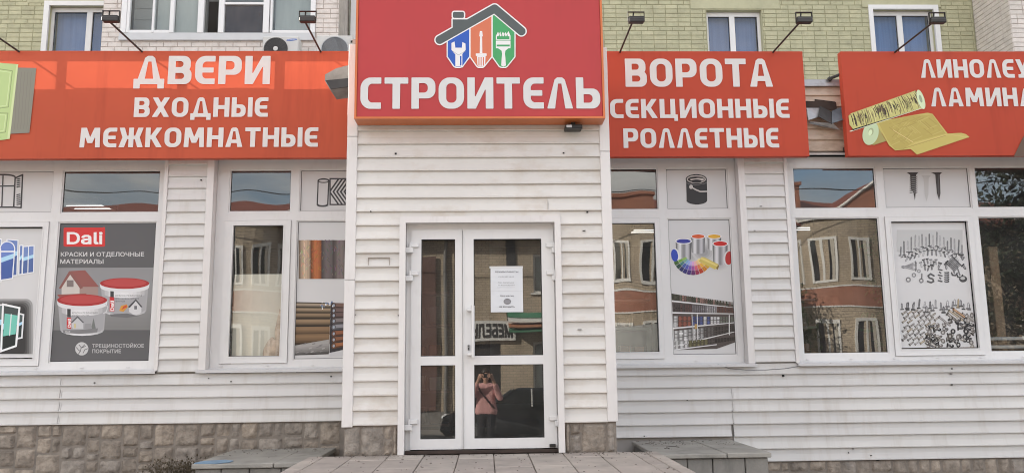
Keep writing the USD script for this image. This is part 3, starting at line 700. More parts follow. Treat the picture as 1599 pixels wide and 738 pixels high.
# ------------------------------------------------------------------ flat print: coloured shapes that cover one another, made one plane without overlaps
class Print:
    def __init__(self, o=(0, 0), s=1.0): self.L, self.o, self.s = [], o, s      # shapes are given in crop pixels: origin and scale
    def T(self, g): return affinity.affine_transform(g, [1 / self.s, 0, 0, 1 / self.s, self.o[0], self.o[1]])
    def add(self, g, c):
        if isinstance(g, (list, tuple)): g = Polygon(g)
        if not g.is_valid: g = g.buffer(0)
        self.L.append((self.T(g), c)); return self
    def ell(self, x, y, rx, ry, c, rot=0):
        return self.add(affinity.rotate(affinity.scale(Point(0, 0).buffer(1, 10), rx, ry), rot, origin=(0, 0)).__class__(affinity.translate(affinity.rotate(affinity.scale(Point(0, 0).buffer(1, 10), rx, ry), rot, origin=(0, 0)), x, y).exterior), c)
    def line(self, pts, w, c, cap=1): return self.add(LineString(pts).buffer(w / 2, 6, cap_style=cap), c)
    def text(self, t, x0, y1, x1, h, c, bold=1, rot=0):
        """baseline starts at (x0, y1), runs to x1, capitals h tall"""
        g = small_text(t, bold); a = g.bounds
        g = affinity.affine_transform(g, [(x1 - x0) / (a[2] - a[0]), 0, 0, -h, x0 - a[0] * (x1 - x0) / (a[2] - a[0]), y1])
        if rot: g = affinity.rotate(g, rot, origin=(x0, y1))
        return self.add(g, c)
    def can(self, x, y, rx, ry, h, top, body=((90, 90, 90), (225, 225, 228), (120, 120, 122), (200, 200, 205), (70, 70, 72)), taper=0.94):
        n = 12; bl = Polygon([(x - rx, y), (x + rx, y), (x + rx * taper, y + h)] + [(x + rx * taper * math.cos(t), y + h + ry * math.sin(t)) for t in np.linspace(0, math.pi, 9)] + [(x - rx * taper, y + h)])
        for i in range(n):
            t = (i + .5) / n * (len(body) - 1); k = min(int(t), len(body) - 2); f = t - k
            col = tuple(np.array(body[k]) * (1 - f) + np.array(body[k + 1]) * f)
            self.add(bl.intersection(sbox(x - rx + 2 * rx * i / n, y - 5, x - rx + 2 * rx * (i + 1) / n, y + h + ry + 5)), col)
        if top: self.ell(x, y, rx * 1.06, ry * 1.12, (225, 225, 228)); self.ell(x, y, rx * .92, ry * .86, top)
        return self
    def bake(self, y, clip=None):
        over, out = Polygon(), []
        for g, c in reversed(self.L):
            q = g.difference(over) if not over.is_empty else g
            if clip is not None: q = q.intersection(clip)
            if not q.is_empty: out.append((q, c))
            over = over.union(g)
        vs, fs, cs, n = [], [], [], 0
        for g, c in out:
            for q in polys(g.buffer(0)):
                if q.area < .05: continue
                v, f = trimesh.creation.triangulate_polygon(q, engine='earcut')
                W = np.array([P(a, b, y) for a, b in v]); f = np.asarray(f)
                nn = np.cross(W[f[:, 1]] - W[f[:, 0]], W[f[:, 2]] - W[f[:, 0]])[:, 1]
                f[nn > 0] = f[nn > 0][:, ::-1]
                vs.append(W); fs.append(f + n); cs.append(np.tile(A(*c), (len(v), 1))); n += len(v)
        return np.vstack(vs), np.vstack(fs), np.vstack(cs)
def print_part(name, pr, y, parent, material='print_film', clip=None, label=None):
    v, f, c = pr.bake(y, clip)
    pth = path_for(name, parent)
    m = usdkit.mesh(stage, pth, (v, f), M(material))
    UsdGeom.PrimvarsAPI(m).CreatePrimvar('ink', Sdf.ValueTypeNames.Color3fArray, 'vertex').Set(Vt.Vec3fArray.FromNumpy(c.astype(np.float32)))
    return tag(pth, label)

# ------------------------------------------------------------------ the red signs
SY = 1.25                                       # face of the side signs
ZTOP, ZBOT = 4.558, 3.263
def banner(label, x0, x1, posts, m, bow=.0):
    t = thing('banner_sign', label, 'sign', 'red shop signs')
    nx, nz = 28, 8
    xs_, zs_ = np.linspace(x0, x1, nx + 1), np.linspace(ZBOT, ZTOP, nz + 1)
    V, f = [], []
    for i, x in enumerate(xs_):
        for j, z in enumerate(zs_):
            edge = min(i, nx - i, j, nz - j) == 0
            V.append((x, SY + (0 if edge else .004 * (meshkit.noise(np.array([x * 1.1, z * 1.4, 3.3])) - .3)), z))
    for i in range(nx):
        for j in range(nz):
            a = i * (nz + 1) + j; b = a + nz + 1
            f += [[a, b, b + 1], [a, b + 1, a + 1]]
    face = trimesh.Trimesh(np.array(V), f, process=False)
    obj('face_sheet', face, m, t, smooth=True)
    obj('edge_fold', [quad((x0, SY, ZBOT), (x0, SY + .09, ZBOT), (x1, SY + .09, ZBOT), (x1, SY, ZBOT)), quad((x0, SY, ZTOP), (x1, SY, ZTOP), (x1, SY + .09, ZTOP), (x0, SY + .09, ZTOP)),
                      quad((x0, SY, ZBOT), (x0, SY, ZTOP), (x0, SY + .09, ZTOP), (x0, SY + .09, ZBOT)), quad((x1, SY, ZBOT), (x1, SY + .09, ZBOT), (x1, SY + .09, ZTOP), (x1, SY, ZTOP))], m, t)
    fr = [bx(x0 + .01, x1 - .01, SY + .03, SY + .075, ZTOP - .06, ZTOP - .01), bx(x0 + .01, x1 - .01, SY + .03, SY + .075, ZBOT + .01, ZBOT + .05)]
    obj('frame_rail', fr, 'steel_dark', t)
    for p in posts: obj('frame_post', bx(p - .03, p + .03, SY + .035, SY + .075, ZBOT + .05, ZTOP - .06), 'steel_dark', t)
    for p in posts: obj('bracket', bx(p - .02, p + .02, SY + .075, YW + .02, ZBOT + .3, ZBOT + .34), 'steel_dark', t)
    return t
def wline(t, text, u0, u1, v_top, v_base, y=SY, m='letter', name='lettering'):
    x0, x1 = PX(u0, v_base, y), PX(u1, v_base, y); um = (u0 + u1) / 2
    obj(name, sheet(word(text, x0, x1, PZ(um, v_base, y), PZ(um, v_top, y)), y - .008), m, t)

def shadow_x(u, v):                             # post position whose shadow the sun throws at this place of the cloth
    return PX(u, v, SY) + SUN[0] / SUN[1] * .055
sgn1 = banner('long red sign advertising doors, left of the entrance', -6.35, -1.415, [shadow_x(96, 115), shadow_x(286, 115), shadow_x(437, 115)], 'banner_left')
wline(sgn1, 'ДВЕРИ', 208.5, 421.5, 88, 132)
wline(sgn1, 'ВХОДНЫЕ', 209, 418.5, 152.5, 183)
wline(sgn1, 'МЕЖКОМНАТНЫЕ', 123.6, 496.6, 199.5, 230)
p = Print((0, 80), 4.615)
p.add([(115, 118), (262, 122), (212, 588), (60, 596)], (122, 120, 108))
for k in range(5): p.line([(130 + k * 24, 150), (105 + k * 22, 560)], 2, (108, 102, 93))
p.add([(-330, 60), (132, 95), (70, 632), (-340, 690)], (168, 188, 128))
p.add([(131, 95), (70, 632), (52, 630), (118, 100)], (188, 200, 150))
for (a, b, c, d) in (((-120, 110), (92, 140), (62, 405), (-120, 430)), ((-120, 440), (60, 445), (42, 585), (-120, 615))):
    q = Polygon([a, b, c, d]); p.add(q.difference(q.buffer(-5, join_style=2)), (122, 138, 92)); p.add(q.buffer(-14, join_style=2).difference(q.buffer(-18, join_style=2)), (192, 206, 156))
print_part('printed_door', p, SY - .008, sgn1, 'print_banner', clip=sbox(-70, 84, 90, 243))

sgn2 = banner('red sign advertising gates, right of the entrance', 1.27, 3.832, [2.1, 3.0], 'banner')
wline(sgn2, 'ВОРОТА', 976.8, 1207, 92.2, 136)
wline(sgn2, 'СЕКЦИОННЫЕ', 953, 1233, 155, 184.7)
wline(sgn2, 'РОЛЛЕТНЫЕ', 973.7, 1216.6, 200.5, 231)
sgn3 = banner('red sign with two printed rolls of flooring, far right', 4.30, 8.2, [5.2, 6.2, 7.2], 'banner')
wline(sgn3, 'ЛИНОЛЕУМ', 1437.7, 1641, 93.2, 122)
wline(sgn3, 'ЛАМИНАТ', 1453.7, 1641, 137.5, 166.5)
p = Print((1310, 130), 6.364)
tri = [(1737, 730), (1839, 519), (2300, 100), (2300, 730)]
p.add(tri, (88, 70, 58))
# lower roll, unrolling to the right
p.add([(330, 385), (560, 350), (750, 315), (880, 293), (930, 305), (1080, 500), (1215, 493), (1260, 505), (1298, 535), (775, 710), (715, 655), (560, 668), (500, 620), (430, 500)], (178, 164, 92))
p.add([(395, 400), (560, 350), (760, 320), (930, 312), (1060, 500), (740, 585), (640, 655), (560, 660), (480, 560)], (166, 150, 80))
rq = random.Random(3)
for k in range(70):
    x, y_ = rq.uniform(430, 1000), rq.uniform(350, 610)
    if Polygon([(420, 430), (600, 360), (900, 315), (1030, 490), (740, 570), (560, 640)]).contains(Point(x, y_)):
        p.add(affinity.rotate(rect(x - 60, y_ - 4, x + 60, y_ + 4), rq.choice([-22, 38, -50, -24, 40])).intersection(Polygon([(400, 410), (560, 352), (900, 312), (1050, 498), (740, 580), (560, 655), (480, 560)])), rq.choice([(170, 155, 84), (160, 144, 76), (175, 160, 92), (155, 138, 72)]))
p.line([(540, 465), (735, 585)], 5, (205, 186, 128))
p.line([(745, 600), (1080, 508), (1290, 538)], 4, (196, 176, 112)); p.line([(640, 650), (1060, 520)], 4, (140, 118, 66))
p.add([(392, 440), (470, 575), (345, 615), (300, 600)], (150, 140, 84))
p.ell(315, 498, 78, 118, (176, 192, 156), 14); p.ell(318, 482, 26, 38, (148, 158, 122), 14); p.ell(312, 490, 18, 30, (196, 210, 172), 14)
# upper roll with the bark pattern
p.add([(100, 478), (830, 243), (830, 250), (120, 480)], (216, 220, 196)); p.add([(130, 455), (820, 235), (828, 246), (140, 470)], (36, 28, 24))
cyl = Polygon([(95, 325), (120, 300), (765, 72), (850, 240), (140, 455), (105, 410)])
p.add(cyl, (178, 174, 110))
for k in range(170):
    t = rq.random(); x0_, y0_ = 110 + t * 655, 305 - t * 235; x1_, y1_ = 150 + t * 690, 452 - t * 214
    a, b = rq.uniform(0, .45), rq.uniform(.5, 1); w = rq.uniform(2, 10)
    p.add(LineString([(x0_ + (x1_ - x0_) * a, y0_ + (y1_ - y0_) * a), (x0_ + (x1_ - x0_) * (a + b) / 2 + 6, y0_ + (y1_ - y0_) * (a + b) / 2), (x0_ + (x1_ - x0_) * b, y0_ + (y1_ - y0_) * b)]).buffer(w / 2, cap_style=2).intersection(cyl), rq.choice([(62, 50, 38), (84, 70, 50), (196, 190, 130), (50, 42, 34), (120, 106, 70)]))
p.ell(815, 162, 34, 100, (192, 206, 170), -17); p.ell(812, 155, 14, 40, (140, 152, 128), -17)
print_part('printed_flooring', p, SY - .008, sgn3, 'print_banner')

# main sign: deep box over the entrance
main = thing('main_sign', 'big crimson box sign with a house emblem over the entrance', 'sign')
MX0, MX1, MZ, MY = -1.283, 1.189, 3.268, -.25
obj('face_panel', cbx(MX0 + .022, MX1 - .022, MY, MY + .03, MZ + .022, 5.0, .003), 'banner_main', main)
obj('box_edge', [ext(rect(MX0, MZ, MX1, 5.02).difference(rect(MX0 + .021, MZ + .021, MX1 - .021, 5.0)), MY - .008, -.03)], 'orange_trim', main)
obj('back_panel', bx(MX0 + .022, MX1 - .022, -.06, -.032, MZ + .03, 5.0), 'orange_trim', main)
um = 750
obj('lettering', sheet(word('СТРОИТЕЛЬ', PX(562.5, 169, MY), PX(937.5, 169, MY), PZ(um, 170, MY), PZ(um, 121.3, MY), .108), MY - .004), 'letter_main', main)
p = Print((650, 0), 6.15)
WHT, DK = (214, 212, 212), (78, 84, 84)
roof = LineString([(225, 385), (752, 85), (1010, 302)]).buffer(40, 8, join_style=1)
chim = Polygon([(350, 188), (515, 188), (560, 150), (600, 190), (350, 330)])
cap_ = rr(352, 117, 458, 175, 14)
pan = [Polygon([(303, 392), (508, 275), (508, 545), (440, 638), (420, 645), (385, 645), (365, 636), (303, 545)]), Polygon([(522, 266), (722, 152), (722, 545), (650, 636), (635, 645), (600, 645), (585, 636), (522, 545)]), Polygon([(735, 145), (752, 128), (943, 290), (943, 545), (870, 636), (855, 645), (820, 645), (800, 636), (735, 545)])]
p.add(unary_union([roof.buffer(12), chim.buffer(12), cap_.buffer(12)] + [q.buffer(11) for q in pan]), WHT)
p.add(unary_union([roof, chim]), DK); p.add(cap_, DK)
p.add(unary_union([q.buffer(11) for q in pan]).difference(unary_union([roof, chim]).buffer(6)), WHT)
for q, c in zip(pan, [(44, 84, 168), (194, 108, 78), (66, 148, 92)]): p.add(q.difference(unary_union([roof, chim]).buffer(10)), c)
# spanner, screwdriver, brush
p.add([(338, 415), (368, 400), (375, 460), (438, 460), (442, 405), (472, 420), (475, 480), (442, 520), (442, 640), (375, 640), (375, 525), (338, 480)], WHT); p.add([(420, 540), (434, 540), (434, 628), (420, 632)], (44, 84, 168)); p.line([(345, 490), (405, 530), (470, 492)], 4, (150, 150, 152))
p.add([(612, 300), (632, 300), (640, 350), (632, 352), (634, 512), (610, 512), (612, 352), (604, 350)], WHT); p.add(rr(572, 514, 676, 540, 6), WHT); p.add([(582, 540), (666, 540), (660, 630), (640, 642), (600, 642), (588, 630)], WHT)
for x in (597, 618, 640): p.add(rect(x, 550, x + 10, 632), (194, 108, 78))
p.add([(765, 345), (785, 308), (795, 330), (808, 305), (815, 340), (832, 308), (845, 330), (858, 308), (868, 332), (885, 300), (905, 345), (905, 385), (765, 385)], WHT); p.add([(775, 350), (895, 350), (895, 378), (775, 378)], (66, 148, 92))
for x in (790, 815, 842, 866): p.add([(x, 352), (x + 8, 325), (x + 14, 352)], (66, 148, 92))
p.add(rect(765, 392, 905, 465), WHT); p.add(rect(772, 430, 898, 448), (66, 148, 92)); p.add([(785, 465), (885, 465), (855, 490), (852, 520), (862, 630), (838, 642), (815, 630), (824, 520), (820, 490)], WHT)
print_part('house_emblem', p, MY - .004, main, 'print_banner')

# ------------------------------------------------------------------ floodlights on arms above the signs
def floodlight(x, zt, label, length=.86, back=.55, lamp=True):
    t = thing('sign_floodlight', label, 'floodlight', 'floodlights along the red signs')
    ye = SY - length
    obj('arm', tube([(x, SY + back, zt - .02), (x, SY, zt), (x, ye, zt + .01)], .011, 8), 'steel_dark', t, smooth=40)
    if lamp:
        c = np.array([x + .035, ye - .02, zt + .04])
        h = cbx(c[0] - .085, c[0] + .085, c[1] - .04, c[1] + .035, c[2] - .055, c[2] - .005, .008)
        for k in range(5): h = cat_m([h, bx(c[0] - .08, c[0] + .08, c[1] - .03 + k * .013, c[1] - .027 + k * .013, c[2] - .006, c[2] + .012)])
        obj('lamp_body', h, 'steel_dark', t)
        obj('lens', bx(c[0] - .075, c[0] + .075, c[1] + .034, c[1] + .038, c[2] - .05, c[2] - .01), 'lamp_lens', t)
        obj('yoke', [bx(c[0] - .092, c[0] - .086, c[1] - .015, c[1] + .01, c[2] - .04, c[2] + .07), bx(c[0] + .086, c[0] + .092, c[1] - .015, c[1] + .01, c[2] - .04, c[2] + .07), bx(c[0] - .092, c[0] + .092, c[1] - .015, c[1] + .01, c[2] + .066, c[2] + .072), tube([(x, ye, zt + .01), (x + .01, ye - .01, c[2] + .068)], .008, 6)], 'steel_dark', t)
    return t
for (u, lab) in [(30, 'dark sign floodlight on an arm at the far left end of the doors sign'), (222, 'dark floodlight on an arm leaning before the white brick pier and balcony'), (501, 'dark floodlight over the doors sign, nearest left of the big crimson sign'),
                 (968, 'dark floodlight against green brick, nearest right of the big crimson sign'), (1207, 'dark floodlight over the right end of the gates sign'), (1397, 'dark floodlight over the flooring sign, across the blue window')]:
    floodlight(PX(u, 78, SY), ZTOP - .01, lab)
t = thing('sign_floodlight', 'short dark stub of a lamp arm in the gap between two red signs', 'floodlight')
a, b = P(1298, 122, 1.42), P(1318, 114, 1.3)
obj('arm', [tube([a, b], .02, 8), tube([a + [-.03, .02, -.02], a], .03, 8)], 'steel_dark', t)
t = thing('spot_lamp', 'small black lamp tucked under the right end of the crimson sign', 'lamp')
a = P(895, 203, -.1)
obj('lamp_body', cbx(a[0] - .085, a[0] + .085, -.17, -.03, MZ - .075, MZ - .035, .006), 'black_plastic', t); obj('mount', bx(a[0] - .02, a[0] + .02, -.12, -.08, MZ - .036, MZ + .001), 'steel_dark', t)
obj('lens', cbx(a[0] - .075, a[0] - .02, -.175, -.169, MZ - .068, MZ - .042, .002), 'lamp_lens', t)

# grey hood on the left flank of the entrance
t = thing('vent_hood', 'dusty grey metal hood jutting out left of the crimson sign', 'vent hood')
zc = PZ(527, 127, .55)
pr_ = [(-1.37, .145), (-1.47, .145), (-1.60, .11), (-1.72, .04), (-1.72, -.03), (-1.655, -.13), (-1.37, -.09)]
fr_ = [(x, .45, zc + z) for x, z in pr_]; bk_ = [(x, .80, zc + z * .95) for x, z in pr_]
h = trimesh.convex.convex_hull(np.array(fr_ + bk_))
obj('hood', h, 'hood_grey', t)
obj('lower_shell', cat_m([slab([(-1.71, .44, zc - .035), (-1.65, .43, zc - .135), (-1.372, .43, zc - .095), (-1.372, .44, zc + .0)], .012)]), 'steel_dark', t)

# torn sheet-metal duct in the gap between two signs
t = thing('torn_duct', 'torn grey sheet metal duct and dark hole between the two red signs on the right', 'duct')
q = lambda u, v, y: P(u, v, y)
obj('hole', slab([q(1258, 158, 1.475), q(1258, 172, 1.475), q(1307, 172, 1.475), q(1305, 160, 1.475)], .006), 'rust_dark', t)
obj('hole', slab([q(1272, 155, 1.478), q(1272, 160, 1.478), q(1305, 162, 1.478), q(1304, 159, 1.478)], .004), 'rust_dark', t)
obj('elbow', slab([q(1259, 169, 1.40), q(1262, 188, 1.36), q(1278, 183, 1.40), q(1280, 169, 1.47)], .006), 'zinc', t)
obj('elbow', slab([q(1280, 166, 1.46), q(1277, 182, 1.36), q(1299, 194, 1.30), q(1300, 176, 1.44)], .006), 'black_plastic', t)
obj('bent_sheet', slab([q(1299, 174, 1.44), q(1299, 193, 1.30), q(1323, 186, 1.33), q(1317, 166, 1.45)], .006), 'dark_zinc', t)
obj('torn_strip', slab([q(1262, 190, 1.44), q(1264, 193, 1.42), q(1311, 203, 1.42), q(1300, 193, 1.40)], .005), 'zinc', t)
obj('clamp', cbx(*sorted((q(1317, 230, 1.46)[0], q(1324, 230, 1.46)[0])), 1.42, 1.49, q(1320, 236, 1.46)[2], q(1320, 230, 1.46)[2], .003), 'steel_dark', t)

# ------------------------------------------------------------------ adhesive films with flat print, on the outside of the panes
def film(label, x0, x1, z0, z1, m='film_white'):
    t = thing('window_poster', label, 'poster', 'printed films on the shop windows')
    obj('film', bx(x0, x1, YF + .024, YF + .0255, z0, z1), m, t)
    return t
FY = YF + .0215
INK = (66, 66, 68)
# open window with shutters (outline)
t = film('white window film with a line drawing of a window with shutters', -6.245, -5.135, ZU + .014, ZT - .014)
p = Print((0, 240), 2.953)
def ol(pts, w=7): p.line(pts, w, INK, 2)
for s in (1, -1):
    f = lambda x: 12 + s * (x - 12)
    ol([(f(70), 112), (f(104), 97), (f(97), 248), (f(63), 246), (f(70), 108)])
    for y_ in list(range(118, 158, 9)) + list(range(190, 236, 9)): ol([(f(76), y_), (f(94), y_ - 4)], 5)
ol([(-48, 246), (64, 246)]); ol([(-46, 150), (68, 148)], 6); ol([(14, 100), (8, 247)], 6)
ol([(12 + 58 * math.cos(a), 108 - 12 * math.sin(a)) for a in np.linspace(0, math.pi, 12)])
print_part('printed_drawing', p, FY, t)
# pictures of plastic windows
t = film('white film with printed blue plastic windows and an open white sash on black', -6.18, -5.215, 1.012, 2.515)
p = Print((0, 240), 2.953)
def frame(pts, glass_, edge=(222, 224, 228), w=5):
    q = Polygon(pts); p.add(q, edge); i = q.buffer(-w, join_style=2); p.add(i, glass_)
    x0, y0, x1, y1 = i.bounds; p.add(i.intersection(Polygon([(x0, y0 + (y1 - y0) * .55), (x1, y0 + (y1 - y0) * .42), (x1, y1), (x0, y1)])), tuple(max(0, c - 34) for c in glass_))
    p.add(i.intersection(Polygon([(x0, y0 + (y1 - y0) * .42), (x1, y0 + (y1 - y0) * .30), (x1, y0 + (y1 - y0) * .42), (x0, y0 + (y1 - y0) * .55)])), (168, 206, 232))
frame([(105, 425), (160, 420), (157, 548), (100, 558)], (112, 134, 184)); p.line([(132, 424), (128, 552)], 4, (222, 224, 228))
frame([(88, 420), (108, 418), (104, 556), (84, 560)], (104, 126, 178))
frame([(30, 392), (86, 396), (80, 562), (26, 568)], (106, 128, 180))
frame([(-60, 388), (8, 390), (8, 590), (-60, 600)], (102, 124, 176))
arch = [(0, 585), (0, 440)] + [(34 - 36 * math.cos(a), 436 - 34 * math.sin(a)) for a in np.linspace(.1, math.pi - .1, 10)] + [(70, 440), (60, 576)]
frame(arch, (102, 126, 188)); p.line([(2, 450), (68, 450)], 7, (222, 224, 228))
print_part('printed_windows', p, FY, t)
p = Print((0, 240), 2.953)
for k, c in enumerate([(150, 150, 150), (120, 120, 120), (92, 92, 92), (70, 70, 70), (52, 52, 53)]): p.add(rr(-230, 668 + k * 7, 150 - k * 8, 960 - k * 8, 30), c)
frame([(-70, 700), (30, 690), (30, 900), (-70, 905)], (94, 110, 108), (216, 218, 220), 7)
frame([(78, 730), (112, 738), (104, 850), (70, 856)], (70, 84, 84), (216, 218, 220), 7)
frame([(20, 725), (92, 735), (82, 858), (16, 862)], (120, 196, 180), (216, 218, 220), 6); p.line([(54, 730), (50, 860)], 5, (216, 218, 220))
frame([(10, 688), (94, 706), (78, 888), (0, 915)], (66, 74, 74), (226, 228, 230), 9)
p.add([(22, 735), (82, 745), (72, 830), (14, 840)], (112, 188, 172)); p.line([(52, 740), (44, 836)], 5, (214, 218, 218))
print_part('printed_open_window', p, FY, t, clip=sbox(-80, 455, 58, 552))
# dark paint poster
t = film('dark grey paint poster with a red logo and two printed buckets', -5.018, -3.897, ZB + .014, ZL - .014, 'film_white')
p = Print((80, 340), 3.211)
p.add([(-30, -10), (600, -10), (600, 760), (-60, 760)], (88, 88, 90)); p.add([(-30, 250), (600, 248), (600, 560), (-60, 562)], (134, 134, 136))
for k in range(8): p.add([(-30, 400 + 20 * k), (600, 400 + 20 * k), (600, 421 + 20 * k), (-60, 421 + 20 * k)], (134 - 2.2 * k,) * 3)
p.add(rr(62, 48, 270, 144, 8), (196, 52, 52)); p.text('Dali', 78, 130, 258, 56, (226, 224, 224), 2); p.ell(264, 52, 6, 6, (196, 52, 52))
p.text('КРАСКИ И ОТДЕЛОЧНЫЕ', 48, 193, 466, 21, (198, 198, 198), 1); p.text('МАТЕРИАЛЫ', 45, 229, 262, 21, (198, 198, 198), 1)
# house in the poster
p.add([(60, 345), (95, 280), (190, 330), (235, 350), (235, 420), (60, 420)], (150, 128, 122)); p.add([(95, 266), (170, 262), (240, 345), (140, 345)], (136, 84, 80)); p.add([(38, 352), (90, 266), (104, 270), (160, 350), (145, 356), (95, 285), (52, 356)], (128, 84, 80))
p.add([(52, 350), (95, 284), (142, 350), (142, 385), (52, 385)], (190, 184, 178)); p.add([(30, 384), (175, 378), (180, 392), (40, 398)], (140, 80, 76)); p.add(rect(78, 312, 112, 345), (120, 110, 108)); p.add(rect(60, 395, 72, 420), (200, 196, 190)); p.add(rect(150, 392, 162, 420), (200, 196, 190))
def bucket(x, y, rx, ry, h):
    p.can(x, y, rx, ry, h, None, ((150, 150, 152), (206, 206, 208), (214, 214, 216), (196, 196, 198), (150, 150, 152)), .90)
    p.add(Polygon([(x - rx * 1.04, y), (x + rx * 1.04, y), (x + rx * 1.02, y + h * .14)] + [(x + rx * 1.02 * math.cos(a), y + h * .14 + ry * math.sin(a)) for a in np.linspace(0, math.pi, 12)] + [(x - rx * 1.02, y + h * .14)]), (206, 206, 208))
    p.ell(x, y, rx * 1.03, ry * 1.05, (156, 50, 52)); p.ell(x, y - ry * .12, rx * .9, ry * .78, (172, 70, 70))
    lab = Polygon([(x - rx * .86, y + h * .36)] + [(x + rx * .9 * -math.cos(a), y + h * .36 + ry * .9 * math.sin(a)) for a in np.linspace(0, math.pi, 10)] + [(x + rx * .84, y + h * .98)] + [(x + rx * .82 * math.cos(a), y + h * .98 + ry * .8 * math.sin(a)) for a in np.linspace(0, math.pi, 10)])
    p.add(lab.buffer(0), (154, 154, 157)); return lab
bucket(368, 328, 120, 26, 138)
p.add([(293, 395), (316, 398), (316, 470), (293, 468)], (184, 50, 52)); p.text('Dali', 313, 466, 366, 15, (224, 222, 222), 3, -90); p.add([(296, 366), (314, 368), (314, 398), (296, 396)], (60, 60, 62))
p.text('КРАСКА РЕЗИНОВАЯ', 322, 394, 455, 9, (92, 92, 94), 0); p.text('для кровли, цоколя', 322, 407, 440, 8, (92, 92, 94), 0); p.text('фасада', 322, 420, 370, 8, (92, 92, 94), 0)
p.add([(340, 465), (350, 440), (378, 432), (385, 445), (362, 470)], (196, 140, 60)); p.add([(352, 460), (362, 442), (378, 436), (380, 446)], (184, 76, 50)); p.add([(390, 470), (392, 440), (424, 410), (452, 444), (452, 472), (420, 488)], (196, 196, 198)); p.add([(384, 446), (424, 406), (458, 446), (450, 448), (424, 416), (394, 450)], (70, 70, 74)); p.add(rect(416, 440, 430, 458), (104, 104, 108)); p.add([(292, 482), (380, 478), (440, 490), (380, 500), (300, 494)], (104, 104, 106))
bucket(155, 412, 122, 28, 150)
p.line([(270, 430), (284, 446), (276, 470), (262, 478)], 5, (190, 190, 192))
p.add([(78, 498), (100, 500), (100, 556), (78, 552)], (184, 50, 52)); p.text('Dali', 97, 548, 140, 13, (224, 222, 222), 3, -90); p.add([(80, 455), (98, 456), (98, 498), (80, 496)], (60, 60, 62))
p.text('КРАСКА РЕЗИНОВАЯ', 104, 480, 232, 9, (92, 92, 94), 0); p.text('универсальная', 104, 491, 190, 8, (92, 92, 94), 0)
p.add([(102, 545), (104, 520), (132, 495), (160, 522), (160, 556), (110, 556)], (184, 184, 186)); p.add([(98, 524), (132, 490), (165, 524), (158, 526), (132, 500), (106, 526)], (92, 92, 96)); p.add(rect(116, 530, 122, 552), (200, 178, 90)); p.add([(200, 556), (212, 500), (224, 556)], (108, 112, 110)); p.add([(165, 556), (168, 530), (200, 528), (205, 556)], (140, 140, 142)); p.add([(55, 562), (150, 560), (235, 552), (230, 572), (140, 580), (62, 576)], (118, 118, 120)); p.text('Dali', 70, 573, 95, 8, (196, 196, 196), 1)
p.ell(153, 655, 33, 33, (186, 186, 186))
for a in ([(140, 636), (152, 650), (168, 634)], [(150, 650), (146, 668), (134, 684)], [(160, 676), (168, 660), (182, 654)], [(126, 648), (136, 660), (146, 668)], [(152, 650), (172, 642)]): p.line(a, 3.5, (92, 92, 94))
p.text('ТРЕЩИНОСТОЙКОЕ', 205, 649, 465, 18, (178, 178, 178), 1); p.text('ПОКРЫТИЕ', 205, 676, 350, 18, (178, 178, 178), 1)
zz0, zz1 = ZB + .012, ZL - .012
def wclip(x0, x1, z0, z1):
    f = lambda x, z: (lambda c: (CX + FOC * c[0] / -c[2], CY - FOC * c[1] / -c[2]))(ROT @ (np.array([x, FY, z]) - EYE))
    return Polygon([f(x0, z0), f(x1, z0), f(x1, z1), f(x0, z1)])
print_part('printed_poster', p, FY, t, clip=wclip(-5.018, -3.897, ZB + .014, ZL - .014))
# roll of flooring (outline) and the carpets
t = film('white film with a line drawing of a floor covering roll', -2.211, -1.615, ZU + .014, ZT - .014)
p = Print((340, 240), 2.953)
p.add(rect(515, 112, 597, 237).difference(rect(521, 118, 591, 231)), INK)
inn = rect(518, 115, 594, 234)
for k in range(7):
    x = 516 + k * 17
    p.add(LineString([(x + 44, 112), (x, 175), (x + 44, 238)]).buffer(3.6, cap_style=2).intersection(inn), INK)
p.add(Polygon([(460, 125), (515, 125), (510, 238)] + [(483 + 27 * math.cos(a), 236 + 9 * math.sin(a)) for a in np.linspace(0, math.pi, 10)] + [(456, 236)]), INK)
p.add(Polygon([(466, 130), (509, 130), (504, 234)] + [(483 + 20 * math.cos(a), 231 + 6 * math.sin(a)) for a in np.linspace(0, math.pi, 10)] + [(462, 232)]), (196, 196, 197))
p.ell(488, 124, 28, 11, INK); p.ell(488, 125, 21, 5, (196, 196, 197))
print_part('printed_drawing', p, FY, t)
t = film('white film with printed carpet rolls, four upright above a stack', -2.232, -1.614, ZB + .014, ZL - .014)
p = Print((340, 240), 2.953)
for (a, b, c) in [(373, 432, (176, 154, 132)), (428, 482, (158, 96, 60)), (478, 538, (96, 88, 88)), (532, 600, (108, 98, 96))]:
    for k in range(12):
        s = math.sin(math.pi * (k + .6) / 12.2) ** .7; n_ = rq.uniform(.93, 1.07); xa, xb = a + (b - a) * k / 12, a + (b - a) * (k + 1) / 12
        p.add(rect(xa, 398 + rq.uniform(-1, 1), xb + .2, 576), tuple(min(250, x * (.42 + .68 * s) * n_) for x in c))
    for k in range(34):
        x, y_ = rq.uniform(a + 5, b - 5), rq.uniform(402, 574); p.add(affinity.rotate(rect(x - 1.5, y_ - 8, x + 1.5, y_ + 8), rq.uniform(-50, 50)), tuple(min(250, v * rq.uniform(.8, 1.15)) for v in c))
print_part('printed_carpets', p, FY, t, clip=sbox(455, 340, 552, 445))
p = Print((340, 488), 2.953)
p.add([(352, -50), (520, -46), (512, 190), (346, 196)], (40, 36, 34)); p.add([(520, -48), (600, -40), (600, 165), (516, 185)], (48, 46, 50))
dsat = lambda c: tuple(.72 * v + .28 * sum(c) / 3 for v in c)
rowsL = [(-44, -26, (150, 132, 108)), (-22, -2, (146, 122, 92)), (2, 24, (134, 108, 78)), (30, 58, (140, 112, 80)), (64, 102, (130, 98, 66)), (98, 145, (126, 94, 62))]
